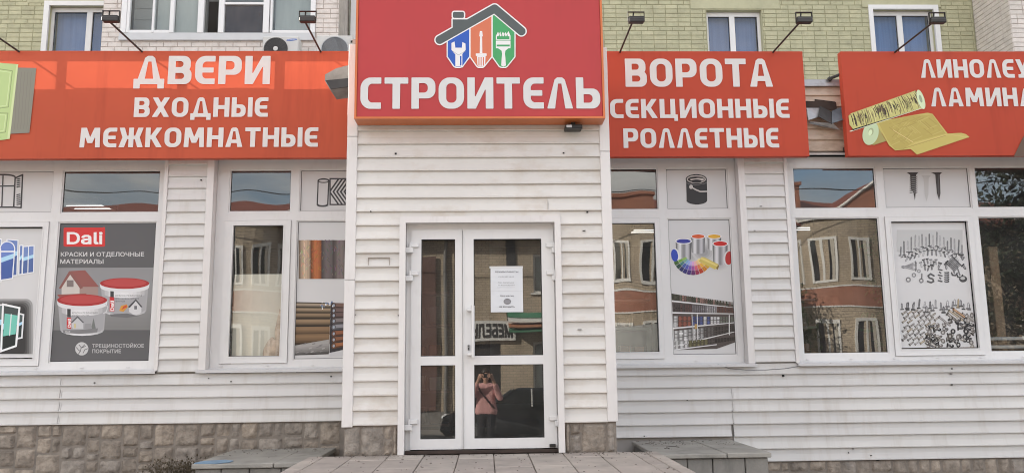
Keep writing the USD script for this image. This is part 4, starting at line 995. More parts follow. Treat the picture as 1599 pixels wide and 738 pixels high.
for y0_, y1_, c in rowsL:
    for k in range(6):
        s = [1.05, 1.1, 1.02, .9, .74, .5][k]; q0, q1 = y0_ + (y1_ - y0_) * k / 6, y0_ + (y1_ - y0_) * (k + 1) / 6
        sl = .06 * (y0_ - 20) / 40
        p.add([(350 - (y0_ + 40) * .05, q0 + 4 * sl), (521 - (y0_ + 40) * .04, q0 - 16 * sl), (521 - (y0_ + 40) * .04, q1 - 16 * sl), (350 - (y0_ + 40) * .05, q1 + 4 * sl)], tuple(v * s for v in dsat(c)))
for k in range(7):
    s = [1.1, 1.12, 1.05, .98, .9, .8, .6][k]; p.add([(346, 152 + 6 * k), (514, 122 + 9 * k), (514, 131 + 9 * k), (346, 158 + 6 * k)], tuple(v * s for v in (140, 138, 136)))
for k in range(20):
    x, y_ = rq.uniform(352, 505), rq.uniform(140, 185); p.add(affinity.rotate(rect(x - 7, y_ - 2.5, x + 7, y_ + 2.5), -15), rq.choice([(160, 158, 156), (122, 120, 120)]))
for i, y_ in enumerate([-34, -10, 12, 38, 66, 96, 124, 152]):
    c = [(112, 88, 80), (104, 86, 84), (98, 80, 78), (120, 112, 112), (134, 134, 140), (136, 86, 62), (128, 86, 64), (150, 98, 66)][i]
    p.add([(536, y_ - 12), (610, y_ - 13 - (i - 2) * 1.5), (610, y_ + 11 - (i - 2) * 3), (534, y_ + 13)], c); p.add([(536, y_ + 4), (610, y_ + 4 - (i - 2) * 2.4), (610, y_ + 11 - (i - 2) * 3), (534, y_ + 13)], tuple(v * .6 for v in c))
    p.ell(535, y_, 10, 13, tuple(v * .7 for v in c), 10); p.ell(535, y_, 5, 7, (150, 160, 172), 10)
for k in range(16): p.add(rect(*(lambda x, y_: (x, y_, x + rq.uniform(3, 8), y_ + rq.uniform(3, 9)))(rq.uniform(470, 530), rq.uniform(-56, -22))), rq.choice([(150, 176, 204), (200, 206, 212), (96, 116, 150), (220, 220, 222)]))
p.add([(516, 184), (600, 166), (600, 200), (516, 200)], (190, 190, 192))
print_part('printed_stack', p, FY, t, clip=wclip(-2.232, -1.614, ZB + .014, ZL - .014))
# paint can icon
t = film('white film with a black paint can drawing', 2.20, 2.934, ZU + .014, ZT - .014)
p = Print((900, 240), 3.69)
BK, LT = (48, 48, 51), (196, 192, 190)
p.add(Polygon([(632, 148), (752, 148), (754, 272)] + [(694 + 60 * math.cos(a), 268 + 24 * math.sin(a)) for a in np.linspace(0, math.pi, 14)] + [(636, 270)]), BK)
p.ell(691, 147, 61, 29, BK); p.ell(691, 147, 55, 23, LT); p.ell(691, 148, 49, 17, BK); p.add([(655, 146), (700, 140), (730, 142), (738, 150), (725, 156), (700, 148), (660, 154)], LT); p.ell(692, 158, 30, 10, BK)
p.line([(662, 192), (690, 208), (715, 218), (752, 217)], 8, LT); p.ell(661, 191, 11, 12, LT)
p.line([(634, 168), (660, 176), (700, 179), (752, 168)], 3, (120, 120, 122))
print_part('printed_drawing', p, FY, t)
# paints and shelves
t = film('white film with printed open paint cans above shelves of paint', 2.198, 2.948, ZB + .014, ZL - .014)
p = Print((1000, 340), 3.353)
def blob(x, y_, rx, ry, c):
    for k in range(4): p.ell(x, y_, rx * (1 - k * .2), ry * (1 - k * .2), tuple(200 - (200 - v) * (k + 1) / 4 for v in c))
blob(250, 205, 70, 40, (165, 165, 166)); blob(330, 180, 60, 50, (150, 150, 152)); blob(400, 250, 60, 26, (170, 170, 172))
p.can(302, 97, 36, 12, 80, (196, 88, 50)); p.can(387, 97, 36, 12, 62, (206, 158, 56)); p.can(226, 122, 41, 13, 92, (52, 58, 142)); p.can(418, 135, 39, 14, 98, (186, 42, 40))
p.ell(183, 196, 22, 37, (214, 214, 216), -8); p.ell(179, 196, 18, 33, (48, 72, 168), -8); p.ell(460, 210, 25, 39, (206, 204, 204), 6); p.ell(464, 210, 20, 35, (172, 48, 48), 6)
cols = [[(64, 96, 52), (104, 150, 70), (136, 176, 80)], [(40, 70, 60), (70, 120, 120), (112, 160, 140)], [(44, 50, 96), (70, 96, 160), (120, 160, 200)], [(50, 48, 110), (84, 90, 170), (140, 160, 214)], [(66, 46, 110), (120, 90, 170), (180, 160, 212)], [(96, 46, 100), (156, 84, 150), (204, 152, 196)], [(140, 50, 80), (196, 96, 120), (220, 166, 170)], [(170, 60, 40), (206, 120, 80), (222, 180, 140)], [(186, 120, 40), (216, 166, 70), (226, 200, 130)], [(190, 150, 50), (222, 190, 80), (230, 214, 140)]]
for i, cc in enumerate(cols):
    a0, a1 = math.radians(158 - i * 12.6), math.radians(158 - (i + 1) * 12.6 + 1.2)
    for j, c in enumerate(cc):
        r0, r1 = 108 - j * 24, 86 - j * 24
        p.add([(275 + math.cos(a) * r * 1.0, 190 + math.sin(a) * r) for a, r in ((a0, r0), ((a0 + a1) / 2, r0 + 1), (a1, r0), (a1, r1), (a0, r1))], c)
p.add([(306, 226), (320, 204), (336, 206), (408, 242), (404, 262), (390, 270)], (196, 178, 96)); p.add([(312, 214), (320, 206), (405, 246), (404, 256)], (214, 198, 124)); p.add([(396, 264), (408, 244), (412, 252), (404, 272)], (120, 100, 50))
print_part('printed_paints', p, FY, t, clip=sbox(1040, 340, 1156, 440))
p = Print((1000, 340), 3.353)
vp = lambda f, t_: None
def shelf_y(k, x):                              # shelf boards run down to the right
    l, r = [(430, 468), (492, 500), (574, 545), (668, 592), (690, 640)][k]
    return l + (r - l) * (x - 160) / 340
p.add([(163, 395), (498, 455), (510, 645), (400, 684), (180, 690)], (78, 72, 70))
palettes = [[(60, 66, 48), (84, 80, 62), (120, 84, 70), (160, 110, 96), (90, 90, 70)], [(70, 60, 60), (94, 60, 58), (110, 104, 110), (150, 146, 150), (104, 60, 50)], [(186, 186, 186), (150, 70, 52), (60, 76, 150), (190, 190, 192), (104, 110, 96)], [(186, 186, 184), (196, 196, 196), (150, 150, 150), (90, 86, 84), (60, 54, 52)], [(176, 176, 174), (190, 190, 190), (110, 104, 60), (70, 62, 60), (54, 48, 46)]]
hts = [34, 44, 62, 78, 44]
for k in range(5):
    x = 164 + k * 4
    while x < 505:
        f = 1 - .55 * (x - 160) / 340; w = (26 if k in (2, 3, 4) else 14) * f; h = hts[k] * (f if k > 1 else .55 + .45 * f); yb = shelf_y(k, x)
        i = min(4, int((x - 160) / 340 * 5 + rq.random() * .9)); c = palettes[k][i if k != 0 else rq.randrange(5)]; mg = sum(c) / 3; c = tuple(v * .6 + mg * .4 for v in c)
        tiers = 2 if k in (2, 3) and f > .5 else 1
        for j in range(tiers):
            y1_, y0_ = yb - 2 - j * h / tiers, yb - (j + 1) * h / tiers
            p.add(rect(x + 1, y0_ + 1, x + w - 1, y1_), tuple(v * .72 for v in c)); p.add(rect(x + w * .2, y0_ + 2, x + w * .66, y1_), c)
            p.add(rect(x + 2, y0_ + (y1_ - y0_) * .45, x + w - 2, y0_ + (y1_ - y0_) * .62), (lambda q_: tuple(min(230, v * q_) for v in c))(rq.uniform(.6, 1.25)))
        x += w
    p.add([(163 + k * 3, shelf_y(k, 163)), (505, shelf_y(k, 505)), (505, shelf_y(k, 505) + 3), (163 + k * 3, shelf_y(k, 163) + 8)] if k < 4 else [(180, 686), (400, 660), (400, 664), (180, 692)], (214, 214, 214))
p.line([(270, 505), (280, 640)], 5, (160, 160, 160)); p.line([(298, 505), (300, 635)], 5, (190, 190, 190)); p.add(rect(284, 555, 297, 580), (170, 140, 90)); p.line([(466, 510), (466, 610)], 6, (196, 196, 196))
print_part('printed_shelves', p, FY, t, clip=wclip(2.198, 2.948, ZB + .014, ZL - .014))
# screws (icons)
t = film('white film with two big black screws drawn on it', 4.886, 5.941, ZU + .014, ZT - .014)
p = Print((1199, 240), 2.953)
p.add([(640, 86), (694, 86), (684, 97), (682, 180), (678, 214), (672, 180), (660, 165), (656, 97)], (58, 54, 54))
for k in range(9): p.line([(653, 110 + k * 9), (690, 104 + k * 9)], 2.2, (150, 148, 147)); p.add([(654, 108 + k * 9), (662, 106 + k * 9), (662, 111 + k * 9)], (58, 54, 54)); p.add([(690, 106 + k * 9), (680, 108 + k * 9), (680, 113 + k * 9)], (58, 54, 54))
p.add([(752, 86), (804, 86), (793, 96), (796, 182), (790, 214), (780, 182), (772, 96)], (66, 62, 62)); p.line([(786, 96), (789, 205)], 3, (92, 90, 90))
p.add([(708, 100), (752, 100), (742, 112), (740, 190), (732, 220), (724, 190), (718, 112)], (184, 183, 182))
print_part('printed_drawing', p, FY, t)
# bolts
t = film('white film covered with printed bolts, nuts and screws', 4.931, 5.850, 1.012, 2.516)
p = Print((1380, 330), 3.211)
GR = [(104, 104, 106), (128, 128, 130), (90, 90, 92), (146, 146, 148), (76, 76, 78)]
def bolt(x, y_, ang, l, w, c=None, head=1.9):
    w *= 1.12; c = c or rq.choice(GR); d = np.array([math.cos(ang), math.sin(ang)]); n_ = np.array([-d[1], d[0]]); b = np.array([x, y_])
    e = b + d * l
    p.add([tuple(b + n_ * w / 2), tuple(e + n_ * w / 2), tuple(e + d * w * .6), tuple(e - n_ * w / 2), tuple(b - n_ * w / 2)], c)
    p.add([tuple(b + n_ * w * .1), tuple(e + n_ * w * .12), tuple(e - n_ * w * .15), tuple(b - n_ * w * .2)], tuple(min(220, v + 70) for v in c))
    if l > 22:
        for k in range(int(l / 7)): q = e - d * (4 + k * 6); p.line([tuple(q + n_ * w * .55), tuple(q - n_ * w * .55 + d * 2)], 1.3, tuple(v * .75 for v in c))
    p.add([tuple(b + n_ * w * head / 2), tuple(b + n_ * w * head / 2 - d * w * .7), tuple(b - n_ * w * head / 2 - d * w * .7), tuple(b - n_ * w * head / 2)], tuple(v * .75 for v in c))
for i in range(9): p.add(rect(66, 92 + i * 12, 395, 105 + i * 12), (182 - i % 2, 182, 182))
for i in range(18):
    s = i / 17; x = 84 + s * 308; yb = 232 - 62 * math.sin(math.pi * (s * .86 + .07)) + (8 if i % 2 else 0); bolt(x, yb, -math.pi / 2 + rq.uniform(-.05, .05), rq.uniform(38, 74), 6, head=2.6); bolt(x + 6, yb + 8, rq.uniform(0, 6), 8, 6)
for i in range(13):
    s = i / 12; x = 122 + s * 240; yb = 238 - 34 * math.sin(math.pi * s); bolt(x, yb - 8, math.pi / 2 + (.5 - s) * 1.2, 22, 7, head=2)
for i in range(6): bolt(158, 256 + i * 7, math.pi - .25 + i * .13 - .15, 66, 8, head=1.6)
for i in range(8): a = -.6 + i * .17; bolt(345 + i * 5, 232 + i * 5, 2.3, 40, 8, head=1.6)
for (x, y_) in [(185, 258), (200, 244), (218, 240), (236, 244), (252, 254), (262, 244), (206, 272), (226, 276), (240, 270)]: bolt(x, y_, 1.6 + rq.uniform(-.5, .5), 20, 7, head=2)
for (x, y_, r, w) in [(123, 341, 13, 6), (151, 318, 11, 5), (176, 298, 9, 4), (188, 346, 12, 6)]: p.add(Point(x, y_).buffer(r).difference(Point(x, y_).buffer(r - w)), (96, 96, 98)); p.add(Point(x - 1, y_ - 1).buffer(r - 1).difference(Point(x - 1, y_ - 1).buffer(r - 3)), (160, 160, 162))
p.line([(190, 335), (191, 312)], 6, (104, 104, 106))
p.line([(252, 322), (235, 312), (222, 322), (228, 332), (246, 338), (250, 350), (238, 356), (220, 350)], 8, (84, 84, 86))
for i in range(5): p.line([(274 + (i % 2) * 6, 290 + i * 14), (292 - (i % 2) * 6, 294 + i * 14)], 7, (84, 84, 86)); p.ell(316, 306 + i * 11, 13, 6, (78, 78, 80)); p.ell(314, 304 + i * 11, 8, 3, (160, 160, 162))
for (x, y_, l) in [(338, 262, 58), (362, 262, 70)]:
    p.line([(x, y_), (x + l * .28, y_ + l * .8)], 7, (110, 110, 112)); p.line([(x + l * .28 - 14, y_ + l * .8 - 2), (x + l * .28 - 10, y_ + l * .8 + 10), (x + l * .28 + 6, y_ + l * .8 + 12), (x + l * .28 + 14, y_ + l * .8)], 7, (78, 78, 80))
p.ell(398, 338, 20, 16, (72, 72, 74)); p.ell(396, 334, 12, 8, (172, 172, 172))
for (x, y_) in [(281, 262), (318, 256), (312, 268), (398, 272), (392, 222)]: bolt(x, y_, rq.uniform(.8, 2.0), 18, 10, head=1.8)
print_part('printed_bolts', p, FY, t, clip=sbox(1396, 350, 1520, 450))
p = Print((1380, 330), 3.211)
for i in range(13):
    x = 92 + i * 28; bolt(x, rq.uniform(478, 490), -math.pi / 2 + rq.uniform(-.15, .15), rq.uniform(20, 42), 7, rq.choice(GR + [(140, 124, 96)]), head=2.4)
BR = [(122, 118, 112), (126, 118, 106), (106, 103, 100), (96, 94, 93), (134, 131, 128), (140, 130, 112)]
for i in range(8):
    for j in range(9):
        x, y_ = 96 + j * 27 + (i % 2) * 9, 512 + i * 22 - j * 2 + rq.uniform(-2, 2)
        if x + y_ * .55 > 530 + i * 14: continue
        if rq.random() < .96: bolt(x, y_, -.62 + rq.uniform(-.05, .05), rq.uniform(19, 25), rq.uniform(6.5, 8.5), rq.choice(BR), head=1.7)
for i in range(5): bolt(330 + i * 22, 498 + i * 5, .66 + rq.uniform(-.06, .06), 62 + 18 * rq.random(), 9, rq.choice(BR), head=1.4)
bolt(352, 490, .62, 95, 9, (140, 108, 78), 1.5); bolt(280, 530, .66, 66, 9, (120, 118, 116), 1.5); bolt(322, 515, .66, 100, 12, (108, 104, 100), 1.4)
for i in range(105):
    x, y_ = rq.uniform(215, 448), rq.uniform(520, 680)
    if x * .5 + y_ < 690 or y_ > 684: continue
    k = rq.random(); c = rq.choice([(52, 52, 54), (78, 74, 70), (110, 106, 104), (40, 40, 42), (136, 132, 128)])
    if k < .35: p.ell(x, y_, rq.uniform(8, 14), rq.uniform(9, 16), c, rq.uniform(-40, 40)); p.ell(x, y_, 5, 6, (170, 168, 166))
    elif k < .7: bolt(x, y_, rq.uniform(-.9, 1.0), rq.uniform(14, 24), 10, c, 1.9)
    else: p.ell(x, y_, 10, 8, c); p.ell(x - 3, y_ - 3, 4, 3, (190, 190, 188))
for (x, y_) in [(118, 482), (148, 488), (214, 500), (244, 492), (300, 502), (320, 472), (356, 466), (386, 470), (424, 482)]: bolt(x, y_, -math.pi / 2, 22, 10, rq.choice(GR), 2.0)
print_part('printed_screws', p, FY, t, clip=wclip(4.931, 5.850, 1.012, 2.516))

# paper notice behind the glass of the door
NY = .052
t = thing('paper_notice', 'white paper notice taped to the glass of the right door leaf', 'notice')
a, b, c = P(766, 415, NY), P(816, 415, NY), P(791, 487, NY)
obj('sheet', bx(a[0], b[0], NY, NY + .0015, c[2], a[2] - .022), 'paper', t)
obj('tape', bx(a[0] - .01, b[0] + .004, NY - .0015, NY + .001, a[2] - .024, a[2] - .004), 'film_white', t)
p = Print((750, 405), 8.2)
gr = (96, 96, 100)
p.text('РЕЖИМ РАБОТЫ', 188, 166, 485, 18, gr, 1); p.text('С 8.00 ДО 18.00', 232, 226, 430, 14, (130, 130, 134), 0); p.text('Без перерыва', 232, 300, 430, 14, (130, 130, 134), 0); p.text('и выходных', 232, 333, 440, 14, (130, 130, 134), 0); p.line([(215, 357), (440, 357)], 2, (160, 160, 164)); p.line([(140, 400), (546, 398)], 2, (178, 178, 182))
p.text('Без маски', 258, 470, 428, 16, gr, 1); p.text('НЕ ВХОДИТЬ', 240, 612, 442, 18, gr, 1)
p.ell(346, 535, 48, 38, (120, 120, 124)); 
for k in range(4): p.line([(310, 520 + k * 10), (384, 520 + k * 10)], 2.5, (168, 168, 172))
p.line([(318, 508), (300, 530), (310, 560)], 3, (130, 130, 134)); p.line([(376, 508), (394, 530), (384, 560)], 3, (130, 130, 134))
print_part('printing', p, NY - .0022, t)

# loose cable below the window
t = thing('loose_cable', 'thin dark cable sagging along the boards under the window ledge', 'cable')
pts = [P(u, v, YW - .045) for u, v in [(1121, 568), (1128, 571), (1140, 575), (1165, 577), (1195, 577), (1225, 575), (1250, 571), (1275, 569), (1298, 566)]]
obj('cable', tube(pts, .0035, 5), 'cable', t, smooth=True)

# ------------------------------------------------------------------ apartment block behind the shop
AY, BY = 7.5, 6.4                               # green wall, white bays
apt = thing('apartment_block', 'green and white painted brick apartment block rising behind the shop', 'apartment block')
def ap(name, mesh, m, parent=None, smooth=False, label=None): return obj(name, mesh, m, parent or apt, smooth, label)
ZA, ZTALL, ZLOW = 4.15, 16.0, 8.9
wins = [(-8.62, -7.30, 6.0, 7.99), (.95, 2.36, 6.2, 7.93), (4.49, 5.64, 6.2, 7.92), (7.90, 9.21, 6.2, 7.95)]
wl = rect(-30, ZA, -7.02, ZLOW).difference(unary_union([rect(a, c, b, d) for a, b, c, d in wins[:1]]))
wr = rect(-2.7, ZA, 10.03, ZTALL).difference(unary_union([rect(a, c, b, d) for a, b, c, d in wins[1:]]))
ap('wall', [ext(wl, AY + .006, AY + .4), ext(wr, AY + .006, AY + .4), bx(-30, -7.02, AY + .4, AY + 12, ZLOW - .2, ZLOW), bx(-7.02, 30, AY + .4, AY + 12, ZTALL - .2, ZTALL),
            bx(-30, -29.8, AY + .4, AY + 12, GZ, ZLOW - .2), bx(29.8, 30, AY + .4, AY + 12, GZ, ZTALL - .2), bx(-30, 30, AY + 11.8, AY + 12, GZ, ZLOW - .2), bx(-7.02, -6.8, AY + .4, AY + 11.8, ZLOW - .2, ZTALL - .2)], 'green_joint')
BALX0, BALX1, BALZ = -6.69, -3.13, 6.88
bay = ap('white_bay', [ext(rect(-7.02, ZA, -2.7, ZTALL).difference(rect(BALX0, BALZ, BALX1, 9.4)), BY + .006, BY + .25), bx(-7.02, -6.77, BY + .25, AY + .3, ZA, ZTALL), bx(-2.95, -2.7, BY + .25, AY + .0, ZA, ZTALL), bx(-6.77, -2.95, BY + .25, AY, BALZ - .25, BALZ - .02)], 'white_joint')
bay2 = ap('white_bay', [ext(rect(10.03, ZA, 14.5, ZTALL), BY + .006, BY + .25), bx(10.036, 10.28, BY + .25, AY + .4, ZA, ZTALL), bx(14.3, 14.5, BY + .25, AY + .4, ZA, ZTALL)], 'white_joint')
ap('gable_wall', bx(14.5, 30, AY, AY + .4, ZA, ZTALL), 'green_plaster')
# plain lintels over the windows
lint = [(4.18, 6.02, 7.93, 8.40), (7.72, 9.36, 7.975, 8.40), (-9.05, -7.05, 8.02, 8.40)]
for a, b, c, d in lint: ap('lintel', cbx(a, b, AY - .012, AY + .01, c, d, .004), 'green_plaster')
# bricks, course by course
bricks = []                                     # (x0, x1, z0, z1, colour family, plane)
br = random.Random(8)
CH, BLn = .093, .252
def courses(x0, x1, z0, z1, fam, holes, plane, stack=.75):
    z = z0
    while z < z1:
        off = 0 if br.random() < stack else BLn / 2
        x = x0 - off
        while x < x1:
            a, b = max(x, x0), min(x + BLn, x1)
            segs = [(a, b)]
            for h in holes:
                if h[2] - .01 < z + CH / 2 < h[3] + .01:
                    ns = []
                    for (p, q) in segs:
                        if h[1] <= p or h[0] >= q: ns.append((p, q))
                        else:
                            if h[0] > p: ns.append((p, h[0]))
                            if h[1] < q: ns.append((h[1], q))
                    segs = ns
            for p, q in segs:
                if q - p > .03: bricks.append((p, q, z, z + CH, fam, plane))
            x += BLn
        z += CH
holes = wins + lint
courses(1.9, 10.0, 6.25, 8.35, 'green', holes, 'A')
courses(-10.4, -7.02, 6.75, 8.35, 'green', holes, 'A')
bal = [(BALX0, BALX1, BALZ - .04, 9)]
courses(-7.02, -2.7, 6.30, 8.2, 'white', bal, 'B')
courses(10.03, 12.0, 6.5, 8.0, 'white', [], 'B')
courses(BY, AY, 6.4, 8.4, 'white', [], 'S')
def brick(a, b, c, d, fam, plane):
    j = .0035; a, b, c, d = a + j, b - j, c + j, d - j
    pr_ = br.uniform(-.004, .003); ch = .005
    dx, dz = br.uniform(-.002, .002), br.uniform(-.002, .002)
    def f(u, t, w):
        if plane == 'S': return (10.036 - t, u, w)
        return (u, (AY if plane == 'A' else BY) - t + .006, w)
    v = [f(a, -.002, c), f(b, -.002, c), f(b, -.002, d), f(a, -.002, d)]
    t = .012 + pr_
    v += [f(a + ch + dx, t, c + ch), f(b - ch, t + br.uniform(-.002, .002), c + ch + dz), f(b - ch + dx, t, d - ch), f(a + ch, t, d - ch + dz)]
    fc = [[4, 5, 6], [4, 6, 7], [0, 1, 5], [0, 5, 4], [1, 2, 6], [1, 6, 5], [2, 3, 7], [2, 7, 6], [3, 0, 4], [3, 4, 7]]
    m = trimesh.Trimesh(np.array(v), fc, process=False)
    if plane == 'S': m.faces = m.faces[:, ::-1]
    return m
def seen(b):
    a_, b_, c_, d_, fam, plane = b
    q = (10.0, (a_ + b_) / 2, (c_ + d_) / 2) if plane == 'S' else ((a_ + b_) / 2, AY if plane == 'A' else BY, (c_ + d_) / 2)
    cc = ROT @ (np.array(q) - EYE); u, v = CX + FOC * cc[0] / -cc[2], CY - FOC * cc[1] / -cc[2]
    if not (-10 < u < 1610 and -8 < v < 128): return 0
    if 556 < u < 943 or (v > 84 and not 1258 < u < 1320): return 0
    return (b_ - a_) * (d_ - c_)
order = sorted(range(len(bricks)), key=lambda i: -seen(bricks[i]))
rest = {'green': [], 'white': []}
for n_, i in enumerate(order):
    b = bricks[i]; parent = apt if b[5] == 'A' else bay if b[0] < 0 else bay2
    if n_ < 296 and seen(b) > 0: obj('brick', brick(*b), f'{b[4]}_brick_{br.randrange(3)}', parent)
    else: rest[b[4]].append(brick(*b))
tag(ap('brickwork', rest['green'], 'green_brick_0'), kind='stuff')
tag(ap('white_brickwork', rest['white'], 'white_brick_0'), kind='stuff')
def flat_window(x0, x1, z0, z1, mull, frame, blind=None, horiz=None, gl='flat_glass'):
    fr = rect(x0 + .0, z0, x1, z1 - .02)
    cells = []
    xs_ = [x0 + .07] + [q for m_ in mull for q in (m_ - .055, m_ + .055)] + [x1 - .07]
    for a, b in zip(xs_[::2], xs_[1::2]):
        zz = [z0 + .1, z1 - .11] if horiz is None or a < horiz[0] else [z0 + .1, horiz[1] - .03, horiz[1] + .03, z1 - .11]
        for c, d in zip(zz[::2], zz[1::2]): cells.append(rect(a, c, b, d))
    w = ap('window', ext(fr.difference(unary_union(cells)), AY + .10, AY + .17), frame)
    for c in cells:
        a0, b0, a1, b1 = c.bounds
        obj('pane', quad((a0 - .01, AY + .14, b0 - .01), (a1 + .01, AY + .14, b0 - .01), (a1 + .01, AY + .14, b1 + .01), (a0 - .01, AY + .14, b1 + .01)), gl, w)
        obj('gasket', ext(c.buffer(.001).difference(c.buffer(-.012, join_style=2)), AY + .125, AY + .135), 'gasket', w)
    obj('reveal', [bx(x0 - .0, x0 + .012, AY - .004, AY + .11, z0, z1), bx(x1 - .012, x1, AY - .004, AY + .11, z0, z1), bx(x0 + .012, x1 - .012, AY - .004, AY + .11, z1 - .012, z1)], 'green_plaster' if frame == 'pvc' else frame, w)
    if blind: obj('curtain', bx(x0 + .05, x1 - .05, AY + .28, AY + .3, z0, z1), blind, w)
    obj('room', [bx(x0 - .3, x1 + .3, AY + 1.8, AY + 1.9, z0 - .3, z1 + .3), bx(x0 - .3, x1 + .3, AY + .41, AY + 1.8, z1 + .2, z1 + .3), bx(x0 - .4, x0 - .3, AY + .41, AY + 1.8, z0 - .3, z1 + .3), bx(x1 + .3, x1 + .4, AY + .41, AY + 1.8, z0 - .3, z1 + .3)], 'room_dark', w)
    return w
w = flat_window(*wins[0], [-7.86], 'pvc', 'curtain_blue', (-7.8, 7.42), 'flat_glass')
obj('surround', ext(rect(-8.70, 6.0, -7.22, 8.06).difference(rect(-8.60, 5.9, -7.32, 7.965)), AY - .03, AY + .02), 'pvc', w)
flat_window(*wins[1], [1.6], 'pvc', 'curtain')
flat_window(*wins[2], [5.05], 'pvc', 'curtain_blue')
w = flat_window(*wins[3], [8.53], 'pvc', 'curtain_blue')
obj('surround', ext(rect(7.84, 6.0, 9.29, 8.02).difference(rect(7.93, 5.9, 9.19, 7.93)), AY - .03, AY + .02), 'pvc', w)
# glazed loggia on the left bay
U = lambda u: PX(u, 30, BY)
lg = ap('loggia', [bx(BALX0, BALX1, BY - .05, BY + .06, BALZ - .09, BALZ - .02), bx(BALX0, BALX1, BY - .02, BY + .05, BALZ - .02, BALZ + .06)], 'window_frame_grey', None, False, 'glazed loggia with sliding grey frames')
for u, wd in [(194, .10), (201, .05), (240, .04), (269, .075), (314, .11), (346, .10), (416, .11), (424, .04), (489, .09)]:
    obj('mullion', cbx(U(u) - wd / 2, U(u) + wd / 2, BY - .03, BY + .04, BALZ + .06, 9.3, .004), 'pvc', lg)
us = [201, 240, 269, 314, 346, 414, 425, 488]
for a, b in zip(us[:-1], us[1:]):
    if a == 414: continue
    dep = BY + (.0 if us.index(a) % 2 else .025)
    if a != 314: obj('pane', quad((U(a), dep, BALZ + .06), (U(b), dep, BALZ + .06), (U(b), dep, 9.3), (U(a), dep, 9.3)), 'dull_glass', lg)
for r_ in [bx(U(349), U(414), BY - .02, BY + .03, PZ(380, 6, BY) - .02, PZ(380, 6, BY) + .02), bx(U(425), U(486), BY - .02, BY + .035, BALZ + .06, BALZ + .11), bx(U(201), U(268), BY - .02, BY + .035, BALZ + .06, BALZ + .11)]: obj('rail', r_, 'pvc', lg)
obj('back_wall', [bx(BALX0, BALX1, AY - .06, AY, BALZ, 9.4)], 'loggia_inside', lg)
dxa, dxb = PX(318, 30, AY - .1), PX(344, 30, AY - .1)
obj('inner_door', [ext(rect(dxa, BALZ, dxb, 8.25).difference(rect(dxa + .07, BALZ, dxb - .05, 8.12)), AY - .10, AY - .07), bx(dxa + .07, dxb - .05, AY - .075, AY - .07, BALZ, 8.12)], 'loggia_inside', lg)
obj('dark_opening', bx(dxa + .09, dxb - .06, AY - .09, AY - .078, BALZ, 8.02), 'room_dark', lg)
xa, xb = PX(209, 30, BY + .5), PX(240, 30, BY + .5)
cab = [bx(xa, xb, BY + .5, BY + .8, BALZ, 8.02)] + [bx(xa + .01, xb - .01, BY + .485, BY + .5, z, z + .20) for z in (6.95, 7.18, 7.41, 7.64)]
obj('cabinet', cab, 'ac_white', lg)
obj('dark_panel', bx(PX(350, 30, BY + .45), PX(412, 30, BY + .45), BY + .45, BY + .47, BALZ, 7.75), 'inner_brown', lg)
for a, b in ((428, 486), (243, 268), (272, 312)): obj('blind', bx(U(a), U(b), BY + .08, BY + .085, BALZ + .08, 9.3), 'blind_grey', lg)
# second loggia edge behind the big sign
lg2 = ap('loggia_end', [bx(-2.64, -2.52, BY + .9, BY + 1.0, 6.6, 9.0), bx(-2.52, -1.0, BY + .9, BY + 1.0, 6.6, 6.75)], 'pvc')
obj('pane', quad((-2.52, BY + .95, 6.75), (-1.0, BY + .95, 6.75), (-1.0, BY + .95, 9.0), (-2.52, BY + .95, 9.0)), 'dull_glass', lg2)
obj('panel', bx(-2.35, -1.0, BY + 1.05, BY + 1.08, 6.7, 9.0), 'curtain', lg2)

# ---- air conditioners
def aircon(label, x0, x1, zt, y, fan_x, logo, big):
    t = thing('air_conditioner', label, 'air conditioner', 'outdoor air conditioners')
    z0 = zt - .56
    obj('body', cbx(x0, x1, y, y + .28, z0, zt, .015), 'ac_white', t)
    r = .20 if not big else .235; zc_ = zt - .035 - r
    obj('fan_opening', lathe([(0, 0), (r, 0), (r, .012), (0, .012)], 'y', 40, (fan_x, y + .006, zc_)), 'ac_grille', t)
    g = []
    if big:
        for k in range(-12, 13):
            xx = k * r / 12.5; hh = math.sqrt(max(r * r - xx * xx, 0)) * .98
            g.append(bx(fan_x + xx - .002, fan_x + xx + .002, y - .016, y - .012, zc_ - hh, zc_ + hh))
    else:
        for k in range(1, 9): g.append(lathe([(r * k / 9 - .0015, 0), (r * k / 9 + .0015, 0), (r * k / 9 + .0015, .004), (r * k / 9 - .0015, .004)], 'y', 36, (fan_x, y - .012, zc_)))
        for k in range(16):
            a = k * math.pi / 8; g.append(tube([(fan_x + .04 * math.cos(a), y - .014, zc_ + .04 * math.sin(a)), (fan_x + r * math.cos(a + .5), y - .014, zc_ + r * math.sin(a + .5))], .002, 4))
    g.append(lathe([(r, 0), (r + .012, 0), (r + .008, .02), (r, .02)], 'y', 40, (fan_x, y + .004, zc_)))
    obj('grille', g, 'steel_dark' if not big else 'zinc', t)
    if not big:
        obj('hub', lathe([(0, 0), (.045, 0), (.04, .012), (0, .016)], 'y', 20, (fan_x, y - .014, zc_)), 'ac_white', t)
        e = affinity.rotate(affinity.scale(Point(0, 0).buffer(1, 12), .095, .020), 6, origin=(0, 0))
        obj('logo_mark', sheet(affinity.translate(e, *logo), y - .003), 'logo_blue', t)
        tx = small_text('SAMSUNG', 1); b = tx.bounds; k = .13 / (b[2] - b[0])
        obj('logo_lettering', sheet(affinity.rotate(affinity.affine_transform(tx, [k, 0, 0, k * .9, logo[0] - .065, logo[1] - .008]), 6, origin=logo), y - .006), 'film_white', t)
    obj('bracket', [bx(x0 + .08, x0 + .11, y, BY, z0 - .03, z0), bx(x1 - .11, x1 - .08, y, BY, z0 - .03, z0)], 'steel_dark', t)
    return t
yA = 5.95
X_ = lambda u: PX(u, 66, yA)
